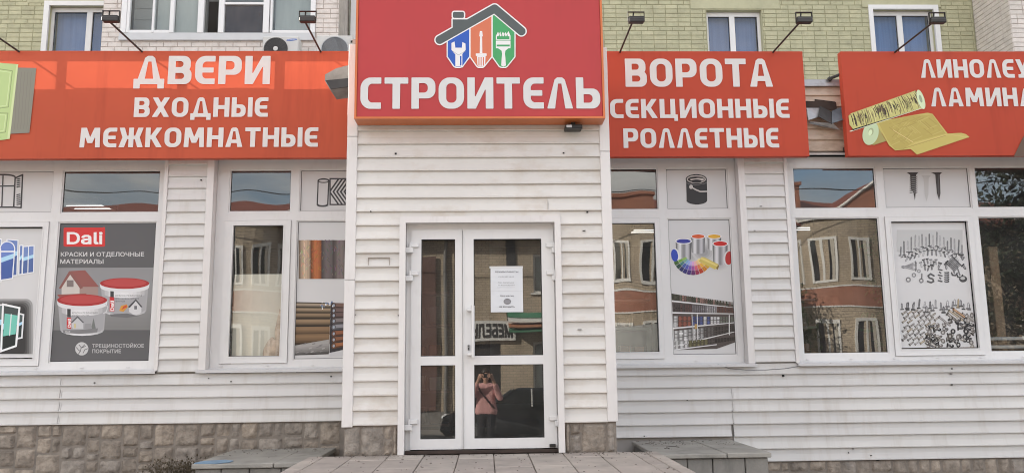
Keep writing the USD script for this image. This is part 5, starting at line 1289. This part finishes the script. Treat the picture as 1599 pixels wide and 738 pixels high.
aircon('left outdoor air conditioner with a blue mark, under the glazed loggia', X_(410), X_(466), PZ(440, 57, yA), yA, X_(431), (X_(455.5), PZ(455, 62.5, yA)), False)
aircon('right outdoor air conditioner with barred fan, next to the big crimson sign', X_(494), X_(551), PZ(520, 55.5, yA), yA, X_(523), None, True)
obj('pipe_cap', tube([(X_(548), yA - .02, PZ(548, 66, yA)), (X_(548) + .04, yA - .02, PZ(548, 66, yA) + .01)], .02, 8), 'steel_dark', '/World/air_conditioner_001')

# ------------------------------------------------------------------ inside the shop
def ceiling_lamp(u, v, label):
    c = Pz(u, v, 3.34)
    if c[1] < 2.1: c[1] = 2.1
    t = thing('ceiling_lamp', label, 'ceiling lamp', 'lit ceiling lamps in the shop', (c[0], c[1], 3.35))
    obj('tray', [bx(-.32, .32, -.32, .32, -.02, 0), bx(-.32, -.30, -.32, .32, -.07, -.02), bx(.30, .32, -.32, .32, -.07, -.02), bx(-.30, .30, -.32, -.30, -.07, -.02), bx(-.30, .30, .30, .32, -.07, -.02)], 'lamp_tray', t)
    for k in range(3): obj('tube', tube([(-.29, -.24 + k * .24, -.05), (.29, -.24 + k * .24, -.05)], .008, 8), 'tube_light', t)
for u, v, lab in [(135, 317, 'lit square ceiling lamp behind the top pane above the dark grey poster'), (165, 352, 'lit square ceiling lamp whose tubes show faintly over the dark grey poster'), (1012, 356, 'lit square ceiling lamp inside, behind the sash left of the paint posters'), (1266, 352, 'lit square ceiling lamp inside, behind the wide pane left of the bolts poster'), (1580, 383, 'lit square ceiling lamp inside, behind the dark pane at the far right')]:
    ceiling_lamp(u, v, lab)
t = thing('cream_board', 'cream panel leaning inside the window left of the entrance', 'panel')
a, b = P(366, 428, 1.72), P(462, 562, 1.72)
obj('board', cbx(a[0], b[0], 1.72, 1.74, .55, a[2], .006), 'cream_panel', t); obj('foot', [bx(a[0] + .05, a[0] + .09, 1.9, 2.3, .03, .55), bx(b[0] - .09, b[0] - .05, 1.9, 2.3, .03, .55)], 'wood_edge', t)
t = thing('wrapped_parcel', 'plastic wrapped brownish goods before the cream panel', 'parcel')
def lump(c, r, seed, m, parent, name='bundle'):
    s = trimesh.creation.icosphere(3, 1.0); v = np.array(s.vertices); n = meshkit.fbm(v * 2.2 + seed, 3)
    obj(name, trimesh.Trimesh(v * np.array(r) * (0.75 + .5 * n)[:, None] + np.array(c), s.faces, process=False), m, parent, smooth=True)
q1 = P(425, 535, 1.69)
lump((q1[0], 1.685, .98), (.10, .025, .22), 2, 'wrap', t); lump((q1[0] + .09, 1.69, 1.1), (.06, .02, .40), 5, 'wrap', t)
obj('stand', cbx(q1[0] - .2, q1[0] + .25, 1.655, 1.715, .03, .80, .01), 'wood_edge', t)
t = thing('door_jamb', 'brown wooden upright standing behind the dark far right pane', 'upright')
a, b = P(1543, 385, 1.95), P(1561, 540, 1.95)
obj('board', cbx(a[0], a[0] + .12, 1.95, 2.05, .03, a[2], .006), 'wood_edge', t)
t = thing('low_rail', 'grey metal rails low behind the dark far right pane', 'rail')
for v in (528, 541): c = P(1575, v, 1.9); obj('rail_bar', cbx(6.1, 8.2, 1.9, 1.93, c[2] - .02, c[2] + .02, .004), 'zinc', t)
obj('rail_leg', [bx(6.12, 6.16, 1.9, 1.93, .03, P(1575, 528, 1.9)[2]), bx(8.14, 8.18, 1.9, 1.93, .03, P(1575, 528, 1.9)[2])], 'zinc', t)
for i, (x, y, lab) in enumerate([(-.95, 2.6, 'dark display rack seen dimly through the narrow left door leaf'), (2.0, 4.2, 'dim display rack deep inside, right of the entrance'), (4.6, 4.4, 'dim display rack deep inside, behind the wide right-hand pane'), (-4.2, 5.0, 'dim display rack deep inside, behind the left window')]):
    t = thing('display_rack', lab, 'rack', 'display racks inside the shop')
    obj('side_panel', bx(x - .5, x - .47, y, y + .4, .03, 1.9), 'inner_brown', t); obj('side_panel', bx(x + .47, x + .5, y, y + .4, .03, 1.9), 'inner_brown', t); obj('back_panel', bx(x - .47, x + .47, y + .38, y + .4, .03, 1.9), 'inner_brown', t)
    for k in range(5):
        obj('shelf', bx(x - .47, x + .47, y, y + .38, .1 + k * .42, .13 + k * .42), 'far_red' if i == 0 else 'far_grey', t)
    for k in range(4): obj('goods', [cbx(x - .42 + j * .21, x - .27 + j * .21, y + .05, y + .3, .132 + k * .42, .36 + k * .42 - rnd.uniform(0, .1), .01) for j in range(4)], ['far_red', 'far_grey', 'terracotta', 'inner_wall'][k], t)
# indoor plant behind the wide right-hand pane
t = thing('indoor_plant', 'dark leafy house plant behind the wide pane left of the bolts poster', 'plant')
q1 = P(1378, 470, 2.0); px_ = q1[0] + .02
obj('pot', lathe([(0, 0), (.13, 0), (.17, .30), (.15, .30), (.14, .26), (0, .26)], 'z', 20, (px_, 2.05, .03)), 'terracotta', t)
obj('trunk', tube([(px_, 2.05, .28), (px_ - .02, 2.04, 1.0), (px_ + .02, 2.05, 1.7), (px_, 2.05, 2.4)], [.02, .016, .012, .005], 7), 'stem', t)
pr2 = random.Random(4); lv, lf_, n = [], [], 0; tw = []
for k in range(60):
    z = pr2.uniform(.9, 2.55); a = pr2.uniform(0, 6.28); L = pr2.uniform(.1, .26)
    b0 = np.array([px_, 2.05, z]); b1 = b0 + np.array([math.cos(a) * L, math.sin(a) * L * .5, pr2.uniform(-.05, .16)]); tw.append(tube([b0, b1], .004, 4))
    for j in range(7):
        c = b0 + (b1 - b0) * (.4 + .6 * j / 6); d = _n([math.cos(a + pr2.uniform(-1.4, 1.4)), math.sin(a) * .6 + pr2.uniform(-.5, .5), pr2.uniform(-1.2, .1)]); s_ = _n(np.cross(d, [pr2.random(), 1, pr2.random()])); l, w_ = pr2.uniform(.06, .10), pr2.uniform(.012, .02)
        lv += [c, c + d * l * .5 + s_ * w_, c + d * l, c + d * l * .5 - s_ * w_]; lf_ += [[n, n + 1, n + 2], [n, n + 2, n + 3]]; n += 4
obj('twigs', tw, 'stem', t)
obj('foliage', trimesh.Trimesh(np.array(lv), lf_, process=False), 'leaf', t, kind='stuff')

# dry weed at the foot of the wall
t = thing('dry_weed', 'clump of dry brown weeds against the stone plinth, left of the side landing', 'weed')
pr2 = random.Random(9); st, hd = [], []
for k in range(170):
    bx_, by_ = -3.36 + pr2.gauss(0, .20), 1.22 + pr2.gauss(0, .09); h = pr2.uniform(.3, .60) * (1 - .7 * abs(bx_ + 3.36)); le = pr2.gauss(0, .13) + (bx_ + 3.36) * .3
    p0 = np.array([bx_, by_, GZ]); p2 = p0 + [le, pr2.gauss(0, .05), h]; p1 = (p0 + p2) / 2 + [pr2.gauss(0, .03), 0, .05]
    st.append(tube([p0, p1, p2], [.004, .003, .0018], 4))
    for j in range(5):
        s_ = pr2.uniform(.55, 1); c = p1 + (p2 - p1) * (s_ * 2 - 1) if s_ > .5 else p1; e = c + np.array([pr2.gauss(0, .05), pr2.gauss(0, .03), pr2.uniform(.0, .05)])
        st.append(tube([c, e], .0018, 3)); q_ = trimesh.creation.icosphere(0, pr2.uniform(.004, .010)); hd.append(q_.apply_scale([1, 1, 1.6]).apply_translation(e))
obj('stalks', st, 'dry_plant', t, kind='stuff'); obj('seed_heads', hd, 'dry_plant', t, kind='stuff')

# ------------------------------------------------------------------ the far side of the street, seen only as reflections in the glass
OY = -20.0
far = thing('brick_house', 'tan brick house with rounded bays and brown roof, mirrored from across the street', 'house')
def fp(name, mesh, m, parent=None, smooth=False, label=None): return obj(name, mesh, m, parent or far, smooth, label)
FZ = 6.1
fw = rect(-34, GZ, 34, FZ)
op = []
cols = [x for x in np.arange(-30.5, 33, 4.4)]
bays_x = [-9.3, 6.2, 14.0, 22.5, -18.0]
for x in cols:
    if min(abs(x - b) for b in bays_x) < 2.3: continue
    if -1.6 < x < 2.6: continue
    op += [rect(x - .75, .45, x + .75, 2.2), rect(x - .75, 3.6, x + .75, 5.3)]
door_op = rect(-.55, GZ, .45, 2.2)
op = [o for o in op if not o.intersects(door_op.buffer(.8))] + [rect(1.62, .45, 2.5, 2.2), rect(1.62, 3.9, 2.5, 5.3)]
fp('wall', ext(fw.difference(unary_union(op + [door_op])), OY - .35, OY), 'far_brick')
fp('wall_back', [bx(-34, 34, OY - 10.2, OY - 10, GZ, FZ), bx(-34, -33.8, OY - 10, OY - .35, GZ, FZ), bx(33.8, 34, OY - 10, OY - .35, GZ, FZ)], 'far_brick')
fp('plinth', [bx(-34, -.7, OY, OY + .06, GZ, -.1), bx(.6, 34, OY, OY + .06, GZ, -.1)], 'far_plinth')
dd = fp('front_door', bx(-.55, .45, OY - .2, OY - .12, GZ, 2.2), 'far_dark'); obj('knob', trimesh.creation.icosphere(1, .05).apply_translation([.32, OY - .1, .45]), 'alloy', dd)
def far_window(r, y=OY - .12, parent=None, mirror='flat_glass'):
    a, b, c, d = r.bounds; m_ = (a + c) / 2
    w = fp('window', [ext(r.difference(unary_union([rect(a + .07, b + .07, m_ - .04, d - .07), rect(m_ + .04, b + .07, c - .07, d - .07)])), y, y + .07), bx(a - .1, c + .1, y + .07, OY + .08, b - .06, b)], 'far_white', parent)
    obj('pane', quad((c, y + .03, b), (a, y + .03, b), (a, y + .03, d), (c, y + .03, d)), mirror, w)
    obj('curtain', [bx(a + .1, a + .45, y - .22, y - .2, b, d), bx(c - .45, c - .1, y - .22, y - .2, b, d)], 'far_white', w)
    obj('room', bx(a - .2, c + .2, y - 1.0, y - .9, b - .2, d + .2), 'far_dark', w)
for r in op: far_window(r)
for x in (-28.3, -14.5, 2.75, 10.6, 18.4, 26.7): fp('downpipe', tube([(x, OY + .1, GZ + .2), (x, OY + .1, FZ)], .06, 8), 'far_white')
fp('downpipe', tube([(-1.4, OY + .1, GZ + .2), (-1.4, OY + .1, FZ)], .06, 8), 'far_plinth')
fp('dark_strip', bx(.72, 1.02, OY + .003, OY + .05, 2.96, FZ), 'far_dark')
fp('red_cladding', bx(-3.4, -1.72, OY + .07, OY + .12, -.05, 5.2), 'far_red')
# rounded bays with terracotta spandrels and white windows
def bay_window(x, rad):
    n = 14; an = np.linspace(0, math.pi, n + 1)
    ring = lambda r, z: [(x + r * math.cos(a), OY + r * .75 * math.sin(a), z) for a in an]
    def drum(r, z0, z1):
        a, b = ring(r, z0), ring(r, z1); v = np.array(a + b + [(x, OY, z0), (x, OY, z1)]); m_ = n + 1; f = []
        for i in range(n): f += [[i, i + m_, i + 1], [i + 1, i + m_, i + 1 + m_], [2 * m_, i, i + 1], [2 * m_ + 1, i + 1 + m_, i + m_]]
        return trimesh.Trimesh(v, np.array(f)[:, ::-1], process=False)
    b = fp('rounded_bay', drum(rad, GZ, FZ), 'far_brick')
    obj('spandrel', [drum(rad + .03, 2.75, 3.5)], 'terracotta', b)
    obj('cornice', [drum(rad + .15, FZ, FZ + .2), drum(rad + .05, 3.5, 3.56), drum(rad + .05, 2.69, 2.75)], 'far_white', b)
    for z0, z1 in ((.7, 2.3), (3.75, 5.4)):
        for k in (0, 3, 6, 9, 12):
            p0 = np.array([x + (rad + .01) * math.cos(an[k]), OY + (rad + .01) * .75 * math.sin(an[k]), 0]); p1 = np.array([x + (rad + .01) * math.cos(an[k + 2]), OY + (rad + .01) * .75 * math.sin(an[k + 2]), 0])
            out = _n(np.array([(p0 + p1)[0] / 2 - x, (p0 + p1)[1] / 2 - OY, 0])); p0 = p0 + out * .05; p1 = p1 + out * .05; up = np.array([0, 0, 1.0])
            L = lambda t, z: p0 + (p1 - p0) * t + up * z
            wn = obj('window', [slab([L(t0, za), L(t0, zb), L(t1, zb), L(t1, za)], .06) for t0, t1, za, zb in ((0, .10, z0, z1), (.90, 1, z0, z1), (.46, .54, z0 + .1, z1 - .1), (.10, .90, z0, z0 + .1), (.10, .90, z1 - .1, z1))], 'far_white', b)
            obj('pane', slab([L(.1, z0 + .1) - out * .03, L(.1, z1 - .1) - out * .03, L(.9, z1 - .1) - out * .03, L(.9, z0 + .1) - out * .03], .02), 'car_glass', wn)
            obj('curtain', slab([L(.12, z0 + .1) - out * .008, L(.12, z1 - .1) - out * .008, L(.26, z1 - .1) - out * .008, L(.22, z0 + .1) - out * .008], .012), 'bay_curtain', wn)
    if abs(x - 6.2) < .1: obj('fascia', [drum(rad + .35, 1.15, 2.15)], 'far_grey', b)
    return b
for i, x in enumerate(bays_x): bay_window(x, 1.55 + .25 * (i % 3))
# roof: brown slope with small gables and a parapet stack
fp('roof', extx(Polygon([(OY + .7, FZ), (OY - 3.4, FZ + 1.6), (OY - 7, FZ + 1.6), (OY - 11, FZ), (OY - 11, FZ - .12), (OY + .7, FZ - .12)]), -34.6, 34.6), 'roof_brown')
for x in (-25, -5.5, 15.6, 24.5):
    fp('gable', [extx(Polygon([(OY + .2, FZ), (OY - 3, FZ), (OY - 3, FZ + .3), (OY + .2, FZ + .3)]), x - 2.2, x + 2.2), ext(Polygon([(x - 2.4, FZ + .2), (x + 2.4, FZ + .2), (x, FZ + 1.8)]), OY - 3.2, OY + .3)], 'terracotta')
    fp('gable_roof', [slab([(x - 2.6, OY + .32, FZ + .1), (x, OY + .32, FZ + 1.95), (x, OY - 3.2, FZ + 1.95), (x - 2.6, OY - 3.2, FZ + .1)], .1), slab([(x, OY + .32, FZ + 1.95), (x + 2.6, OY + .32, FZ + .1), (x + 2.6, OY - 3.2, FZ + .1), (x, OY - 3.2, FZ + 1.95)], .1)], 'roof_brown')
    for s in (-1, 1): fp('gable_trim', tube([(x + s * 2.6, OY + .36, FZ + .12), (x, OY + .36, FZ + 1.97)], .07, 4), 'far_white')
fp('chimney', [bx(4.5, 6.6, OY - 1.5, OY - .3, FZ, FZ + 1.2), bx(4.4, 6.7, OY - 1.6, OY - .2, FZ + 1.2, FZ + 1.35)], 'terracotta'); fp('chimney', [bx(12.2, 13.0, OY - 2.5, OY - 1.3, FZ + .5, FZ + 1.9), bx(12.1, 13.1, OY - 2.6, OY - 1.2, FZ + 1.9, FZ + 2.05)], 'terracotta')
# shop fascia with dark block letters
t = thing('shop_fascia', 'pale shop fascia with big dark letters across the street, mirrored in the door', 'sign')
obj('board', bx(-.62, .98, OY + .07, OY + .16, 2.3, 2.95), 'far_white', t)
g = word('МЕБЕЛЬ'.replace('Б', 'В'), 0, 1, 0, 1) if False else None
tx = small_text('МЕБЕЛЬ', 4); b = tx.bounds; sx_ = 1.4 / (b[2] - b[0])
tx = affinity.affine_transform(tx, [-sx_, 0, 0, .4, .88 + b[0] * sx_, 2.42])
m_ = sheet(tx, OY + .166); m_.faces = m_.faces[:, ::-1]
obj('lettering', m_, 'far_dark', t)
t = thing('awning', 'green and orange shop awning across the street, mirrored in the right door leaf', 'awning')
for k, m_ in enumerate(['far_green', 'far_white', 'far_orange', 'far_green']):
    obj('stripe', slab([(.75, OY + .05, 3.25 - k * .18), (2.9, OY + .05, 3.25 - k * .18), (2.9, OY + .12 + .25 * k, 3.08 - k * .18), (.75, OY + .12 + .25 * k, 3.08 - k * .18)], .03), m_, t)

# overhead wires on two poles
for x in (-26, 27):
    t = thing('utility_pole', 'grey concrete pole carrying wires at the ' + ('left' if x < 0 else 'right') + ' end of the far pavement', 'pole')
    obj('shaft', tube([(x, -17.4, GZ), (x, -17.4, 9.2)], [.16, .10], 10), 'kerb', t); obj('crossarm', bx(x - .05, x + .05, -17.9, -16.9, 8.6, 8.7), 'steel_dark', t)
for k, (y, z) in enumerate([(-17.8, 8.72), (-17.4, 8.2), (-17.0, 8.72), (-17.4, 7.4)]):
    t = thing('overhead_wire', ['outer high', 'middle', 'inner high', 'lowest'][k] + ' overhead wire slung along the far pavement', 'wire')
    obj('wire', tube([(x, y, z - .5 * (1 - ((x - .5) / 26.5) ** 2)) for x in np.linspace(-26, 27, 16)], .02, 5), 'black_plastic', t)

# parked cars by the far kerb
def car(name, label, loc, rotz, paint):
    t = thing(name, label, 'car', 'cars parked along the far kerb', loc, rotz)
    prof = Polygon([(-2.12, .32), (-2.15, .62), (-2.05, .86), (-1.35, .92), (.95, .90), (1.75, .80), (2.1, .66), (2.15, .36), (2.05, .24), (-2.0, .24)]).buffer(.05).buffer(-.02)
    for x in (-1.32, 1.32): prof = prof.difference(Point(x, .31).buffer(.36))
    body = ext(prof, -.84, .84); v = np.array(body.vertices); v[:, 1] *= 1 - .10 * np.clip((v[:, 2] - .55) / .4, 0, 1) - .06 * (np.abs(v[:, 0]) > 1.9)
    obj('body', trimesh.Trimesh(v, body.faces, process=False), paint, t)
    c0 = np.array([(-1.75, -.70, .88), (-1.75, .70, .88), (1.05, .70, .88), (1.05, -.70, .88), (-1.0, -.56, 1.40), (-1.0, .56, 1.40), (.15, .56, 1.42), (.15, -.56, 1.42)])
    obj('cabin', trimesh.convex.convex_hull(c0), 'car_glass', t)
    obj('roof', trimesh.convex.convex_hull(np.array([(-1.08, -.58, 1.39), (-1.08, .58, 1.39), (.25, .58, 1.40), (.25, -.58, 1.40), (-.95, -.52, 1.45), (-.95, .52, 1.45), (.05, .52, 1.46), (.05, -.52, 1.46)])), paint, t)
    for s in (-1, 1): obj('pillar', [tube([(-1.72, s * .70, .88), (-1.02, s * .57, 1.41)], .04, 6), tube([(1.03, s * .70, .88), (.17, s * .57, 1.42)], .035, 6), tube([(-.35, s * .715, .88), (-.35, s * .585, 1.42)], .04, 6)], paint, t)
    for x in (-1.32, 1.32):
        for s in (-1, 1):
            w = obj('wheel', lathe([(.20, -.09), (.31, -.09), (.325, -.05), (.325, .05), (.31, .09), (.20, .09)], 'y', 24, (x, s * .76, .325)), 'rubber', t)
            obj('rim', lathe([(0, -.07), (.19, -.085), (.205, -.06), (.205, .06), (.19, .085), (0, .07)], 'y', 20, (x, s * .765, .325)), 'alloy', w)
    for s in (-1, 1):
        obj('headlight', trimesh.creation.icosphere(2, 1).apply_scale([.12, .17, .07]).apply_translation([2.06, s * .58, .66]), 'head_lamp', t); obj('tail_light', cbx(-2.13, -2.05, s * .6 - .14, s * .6 + .14, .66, .80, .02), 'tail_lamp', t); obj('mirror', cbx(.62, .74, s * .86 - .08, s * .86 + .08, .92, 1.03, .02), paint, t)
    obj('bumper', [cbx(2.08, 2.2, -.75, .75, .3, .46, .03), cbx(-2.2, -2.08, -.75, .75, .3, .46, .03)], 'black_plastic', t)
    return t
car('parked_car', 'black parked car mirrored behind the photographer in the door glass', (.9, -15.3, GZ - .12), 178, 'car_black')
car('parked_car', 'white parked car mirrored in the lower pane of the narrow left leaf', (-4.35, -15.3, GZ - .12), 182, 'car_white')

# trees beyond the roof, just topping it in the reflections
def tree(x, y, h, seed, label, dens=1.0, lm='leaf'):
    t = thing('street_tree', label, 'tree'); q = random.Random(seed)
    obj('trunk', tube([(x, y, GZ), (x + .1, y, GZ + h * .3), (x - .05, y, GZ + h * .6), (x, y, GZ + h * .92)], [.2, .16, .09, .03], 9), 'stem', t)
    lb = []; V, F_, n = [], [], 0
    for k in range(int(26 * dens)):
        z = GZ + h * q.uniform(.12 if dens > 1 else .32, .95); a = q.uniform(0, 6.28); L = h * .3 * (1.15 - (z - GZ) / h) + .3
        e = np.array([x + math.cos(a) * L, y + math.sin(a) * L, z + L * .5]); lb.append(tube([(x, y, z), ((x + e[0]) / 2, (y + e[1]) / 2, z + L * .15), e], [.05, .03, .01], 5))
        for j in range(int(90 * dens)):
            c = np.array([x, y, z]) + (e - [x, y, z]) * q.uniform(.35, 1.1) + np.array([q.gauss(0, .28) for _ in range(3)]); d = _n([q.gauss(0, 1) for _ in range(3)]); s_ = _n(np.cross(d, [q.random(), q.random(), 1])); r = q.uniform(.07, .14)
            V += [c, c + d * r + s_ * r * .5, c + d * r * 2, c + d * r - s_ * r * .5]; F_ += [[n, n + 1, n + 2], [n, n + 2, n + 3]]; n += 4
    obj('limbs', lb, 'stem', t); obj('crown', trimesh.Trimesh(np.array(V), F_, process=False), lm, t, kind='stuff')
tree(-13.6, -18.2, 5.2, 1, 'small leafy tree on the far pavement, left of the brick house door')
tree(10.3, -18.2, 4.6, 2, 'small leafy tree on the far pavement beside the rounded bay')
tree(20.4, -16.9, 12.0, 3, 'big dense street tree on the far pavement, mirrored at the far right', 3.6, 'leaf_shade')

# ------------------------------------------------------------------ the photographer, mirrored in the lower door pane
who = thing('person', 'person in pink striped blouse and dark trousers, hands raised to a phone, mirrored', 'person', None, (-.02, -8.36, GZ))
def chain(ps): return [hull_spheres([ps[i], ps[i + 1]]) for i in range(len(ps) - 1)]
def solid(parts, ref, it=8):
    m_ = m3.Manifold.batch_boolean(parts, m3.OpType.Add).refine_to_length(ref); q = m_.to_mesh()
    t_ = trimesh.Trimesh(q.vert_properties[:, :3], q.tri_verts, process=True); trimesh.smoothing.filter_taubin(t_, iterations=it); return t_
PHY = .325                                      # phone plane ahead of the body
def arm(s, g=0.0):
    return [((s * .175, 0, 1.345), .058 + g), ((s * .275, .10, 1.14), .043 + g), ((s * .135, .245, 1.475), .028 + g)]
legs = lambda s, g=0.0: [((s * .085, 0, .90), .098 + g), ((s * .095, .01, .50), .062 + g), ((s * .10, -.02, .09), .042 + g)]
torso = [((0, 0, .93), .145), ((0, .0, 1.12), .115), ((0, -.005, 1.28), .125)]
parts_ = [hull_spheres([((-.09, 0, .93), .11), ((.09, 0, .93), .11), ((-.07, 0, 1.10), .095), ((.07, 0, 1.10), .095)]), hull_spheres([((-.07, 0, 1.10), .095), ((.07, 0, 1.10), .095), ((-.13, 0, 1.33), .075), ((.13, 0, 1.33), .075)]),
          hull_spheres([((0, -.01, 1.34), .065), ((0, .01, 1.45), .05)]), hull_spheres([((-.175, 0, 1.345), .058), ((.175, 0, 1.345), .058), ((0, 0, 1.38), .06)])]
for s in (-1, 1):
    parts_ += chain(arm(s)) + chain(legs(s))
    parts_ += [hull_spheres([((s * .10, -.03, .05), .042), ((s * .11, .14, .035), .032)])]
    wr = np.array([s * .135, .245, 1.475])
    palm = np.array([s * .100, .300, 1.545]); parts_ += [hull_spheres([(wr, .026), (palm, .024), (palm + [s * .012, -.012, .02], .022)])]
    for k in range(4):                          # fingers lie along the back of the phone, unequal and bent
        b0 = palm + np.array([-s * .004, .012, -.026 + k * .019]); L = [.050, .058, .060, .048][k]
        parts_ += chain([(b0, .0095), (b0 + [-s * .012, PHY + .018 - b0[1], .004], .009), (b0 + [-s * L * .62, PHY + .017 - b0[1], .006], .0085), (b0 + [-s * L, PHY + .014 - b0[1], .004], .0075)])
    tb = palm + np.array([0, -.014, -.022]); parts_ += chain([(tb, .011), (tb + [-s * .018, -.012, .012], .0105), (tb + [-s * .042, PHY - .016 - tb[1], .03], .009)])
hd_ = hull_spheres([((0, .0, 1.585), .082), ((0, .012, 1.535), .070), ((0, .035, 1.485), .045), ((0, -.02, 1.60), .078)])
nose = hull_spheres([((0, .088, 1.560), .010), ((0, .106, 1.535), .013), ((0, .088, 1.530), .014)])
parts_ += [hd_, nose] + [hull_spheres([((s * .080, -.005, 1.565), .014), ((s * .080, -.008, 1.53), .010)]) for s in (-1, 1)] + [hull_spheres([((-.02, .084, 1.505), .007), ((.02, .084, 1.505), .007), ((0, .088, 1.503), .008)])]
obj('body', solid(parts_, .012, 6), 'skin', who, smooth=True)
for s in (-1, 1): obj('eye', trimesh.creation.icosphere(2, .012).apply_translation([s * .031, .078, 1.565]), 'ink', who, smooth=True)
hair = m3.Manifold.batch_boolean([hull_spheres([((0, -.02, 1.60), .098), ((0, .01, 1.615), .090)]), hull_spheres([((0, -.05, 1.58), .085), ((0, -.06, 1.47), .065)]), hull_spheres([((-.07, -.01, 1.60), .035), ((-.08, -.02, 1.47), .028)]), hull_spheres([((.07, -.01, 1.60), .035), ((.08, -.02, 1.47), .028)])], m3.OpType.Add) - hull_spheres([((0, .12, 1.575), .062), ((0, .13, 1.49), .06)])
q = hair.refine_to_length(.015).to_mesh(); hm = trimesh.Trimesh(q.vert_properties[:, :3], q.tri_verts, process=True); trimesh.smoothing.filter_taubin(hm, iterations=4)
hv = np.array(hm.vertices); hm.vertices = hv + (meshkit.fbm(hv * np.array([60, 60, 8]), 2)[:, None] - .5) * .012
obj('hair', hm, 'hair', who, smooth=True)
bl = [hull_spheres([((-.10, 0, .88), .125), ((.10, 0, .88), .125), ((-.07, 0, 1.12), .108), ((.07, 0, 1.12), .108)]), hull_spheres([((-.07, 0, 1.12), .108), ((.07, 0, 1.12), .108), ((-.13, 0, 1.33), .088), ((.13, 0, 1.33), .088)]), hull_spheres([((-.175, 0, 1.345), .07), ((.175, 0, 1.345), .07), ((0, 0, 1.37), .07)])]
for s in (-1, 1):
    a_ = arm(s, .014); m_ = np.array(a_[1][0]) + (np.array(a_[2][0]) - np.array(a_[1][0])) * .72
    bl += chain([a_[0], a_[1], (m_, .047)])
bm = solid(bl, .02, 8); v = np.array(bm.vertices); bm.vertices = v + (meshkit.fbm(v * 11, 3)[:, None] - .5) * .012
obj('blouse', bm, 'blouse', who, smooth=True)
tr_ = [hull_spheres([((-.09, 0, .88), .118), ((.09, 0, .88), .118), ((-.085, 0, .80), .11), ((.085, 0, .80), .11)])]
for s in (-1, 1): tr_ += chain(legs(s, .022))
obj('trousers', solid(tr_, .025, 6), 'trousers', who, smooth=True)
for s in (-1, 1): obj('shoe', solid([hull_spheres([((s * .10, -.04, .05), .05), ((s * .11, .16, .035), .038), ((s * .105, .06, .05), .05)])], .02, 4), 'shoe', who, smooth=True)
obj('bag_strap', tube([(-.16, .10, 1.36), (-.08, .125, 1.24), (.04, .125, 1.08), (.15, .115, .95), (.20, 0, .92), (.12, -.14, 1.1), (-.1, -.12, 1.34), (-.16, .0, 1.425), (-.16, .10, 1.36)], .016, 6), 'bag_strap', who, smooth=True)
ph = thing('phone', 'dark phone held level in both hands of the person', 'phone', None, (-.02, -8.36 + PHY, GZ + 1.55))
obj('case', cbx(-.078, .078, -.004, .004, -.038, .038, .003), 'black_plastic', ph); obj('camera_bump', cbx(-.07, -.04, .004, .006, .005, .032, .001), 'car_glass', ph)
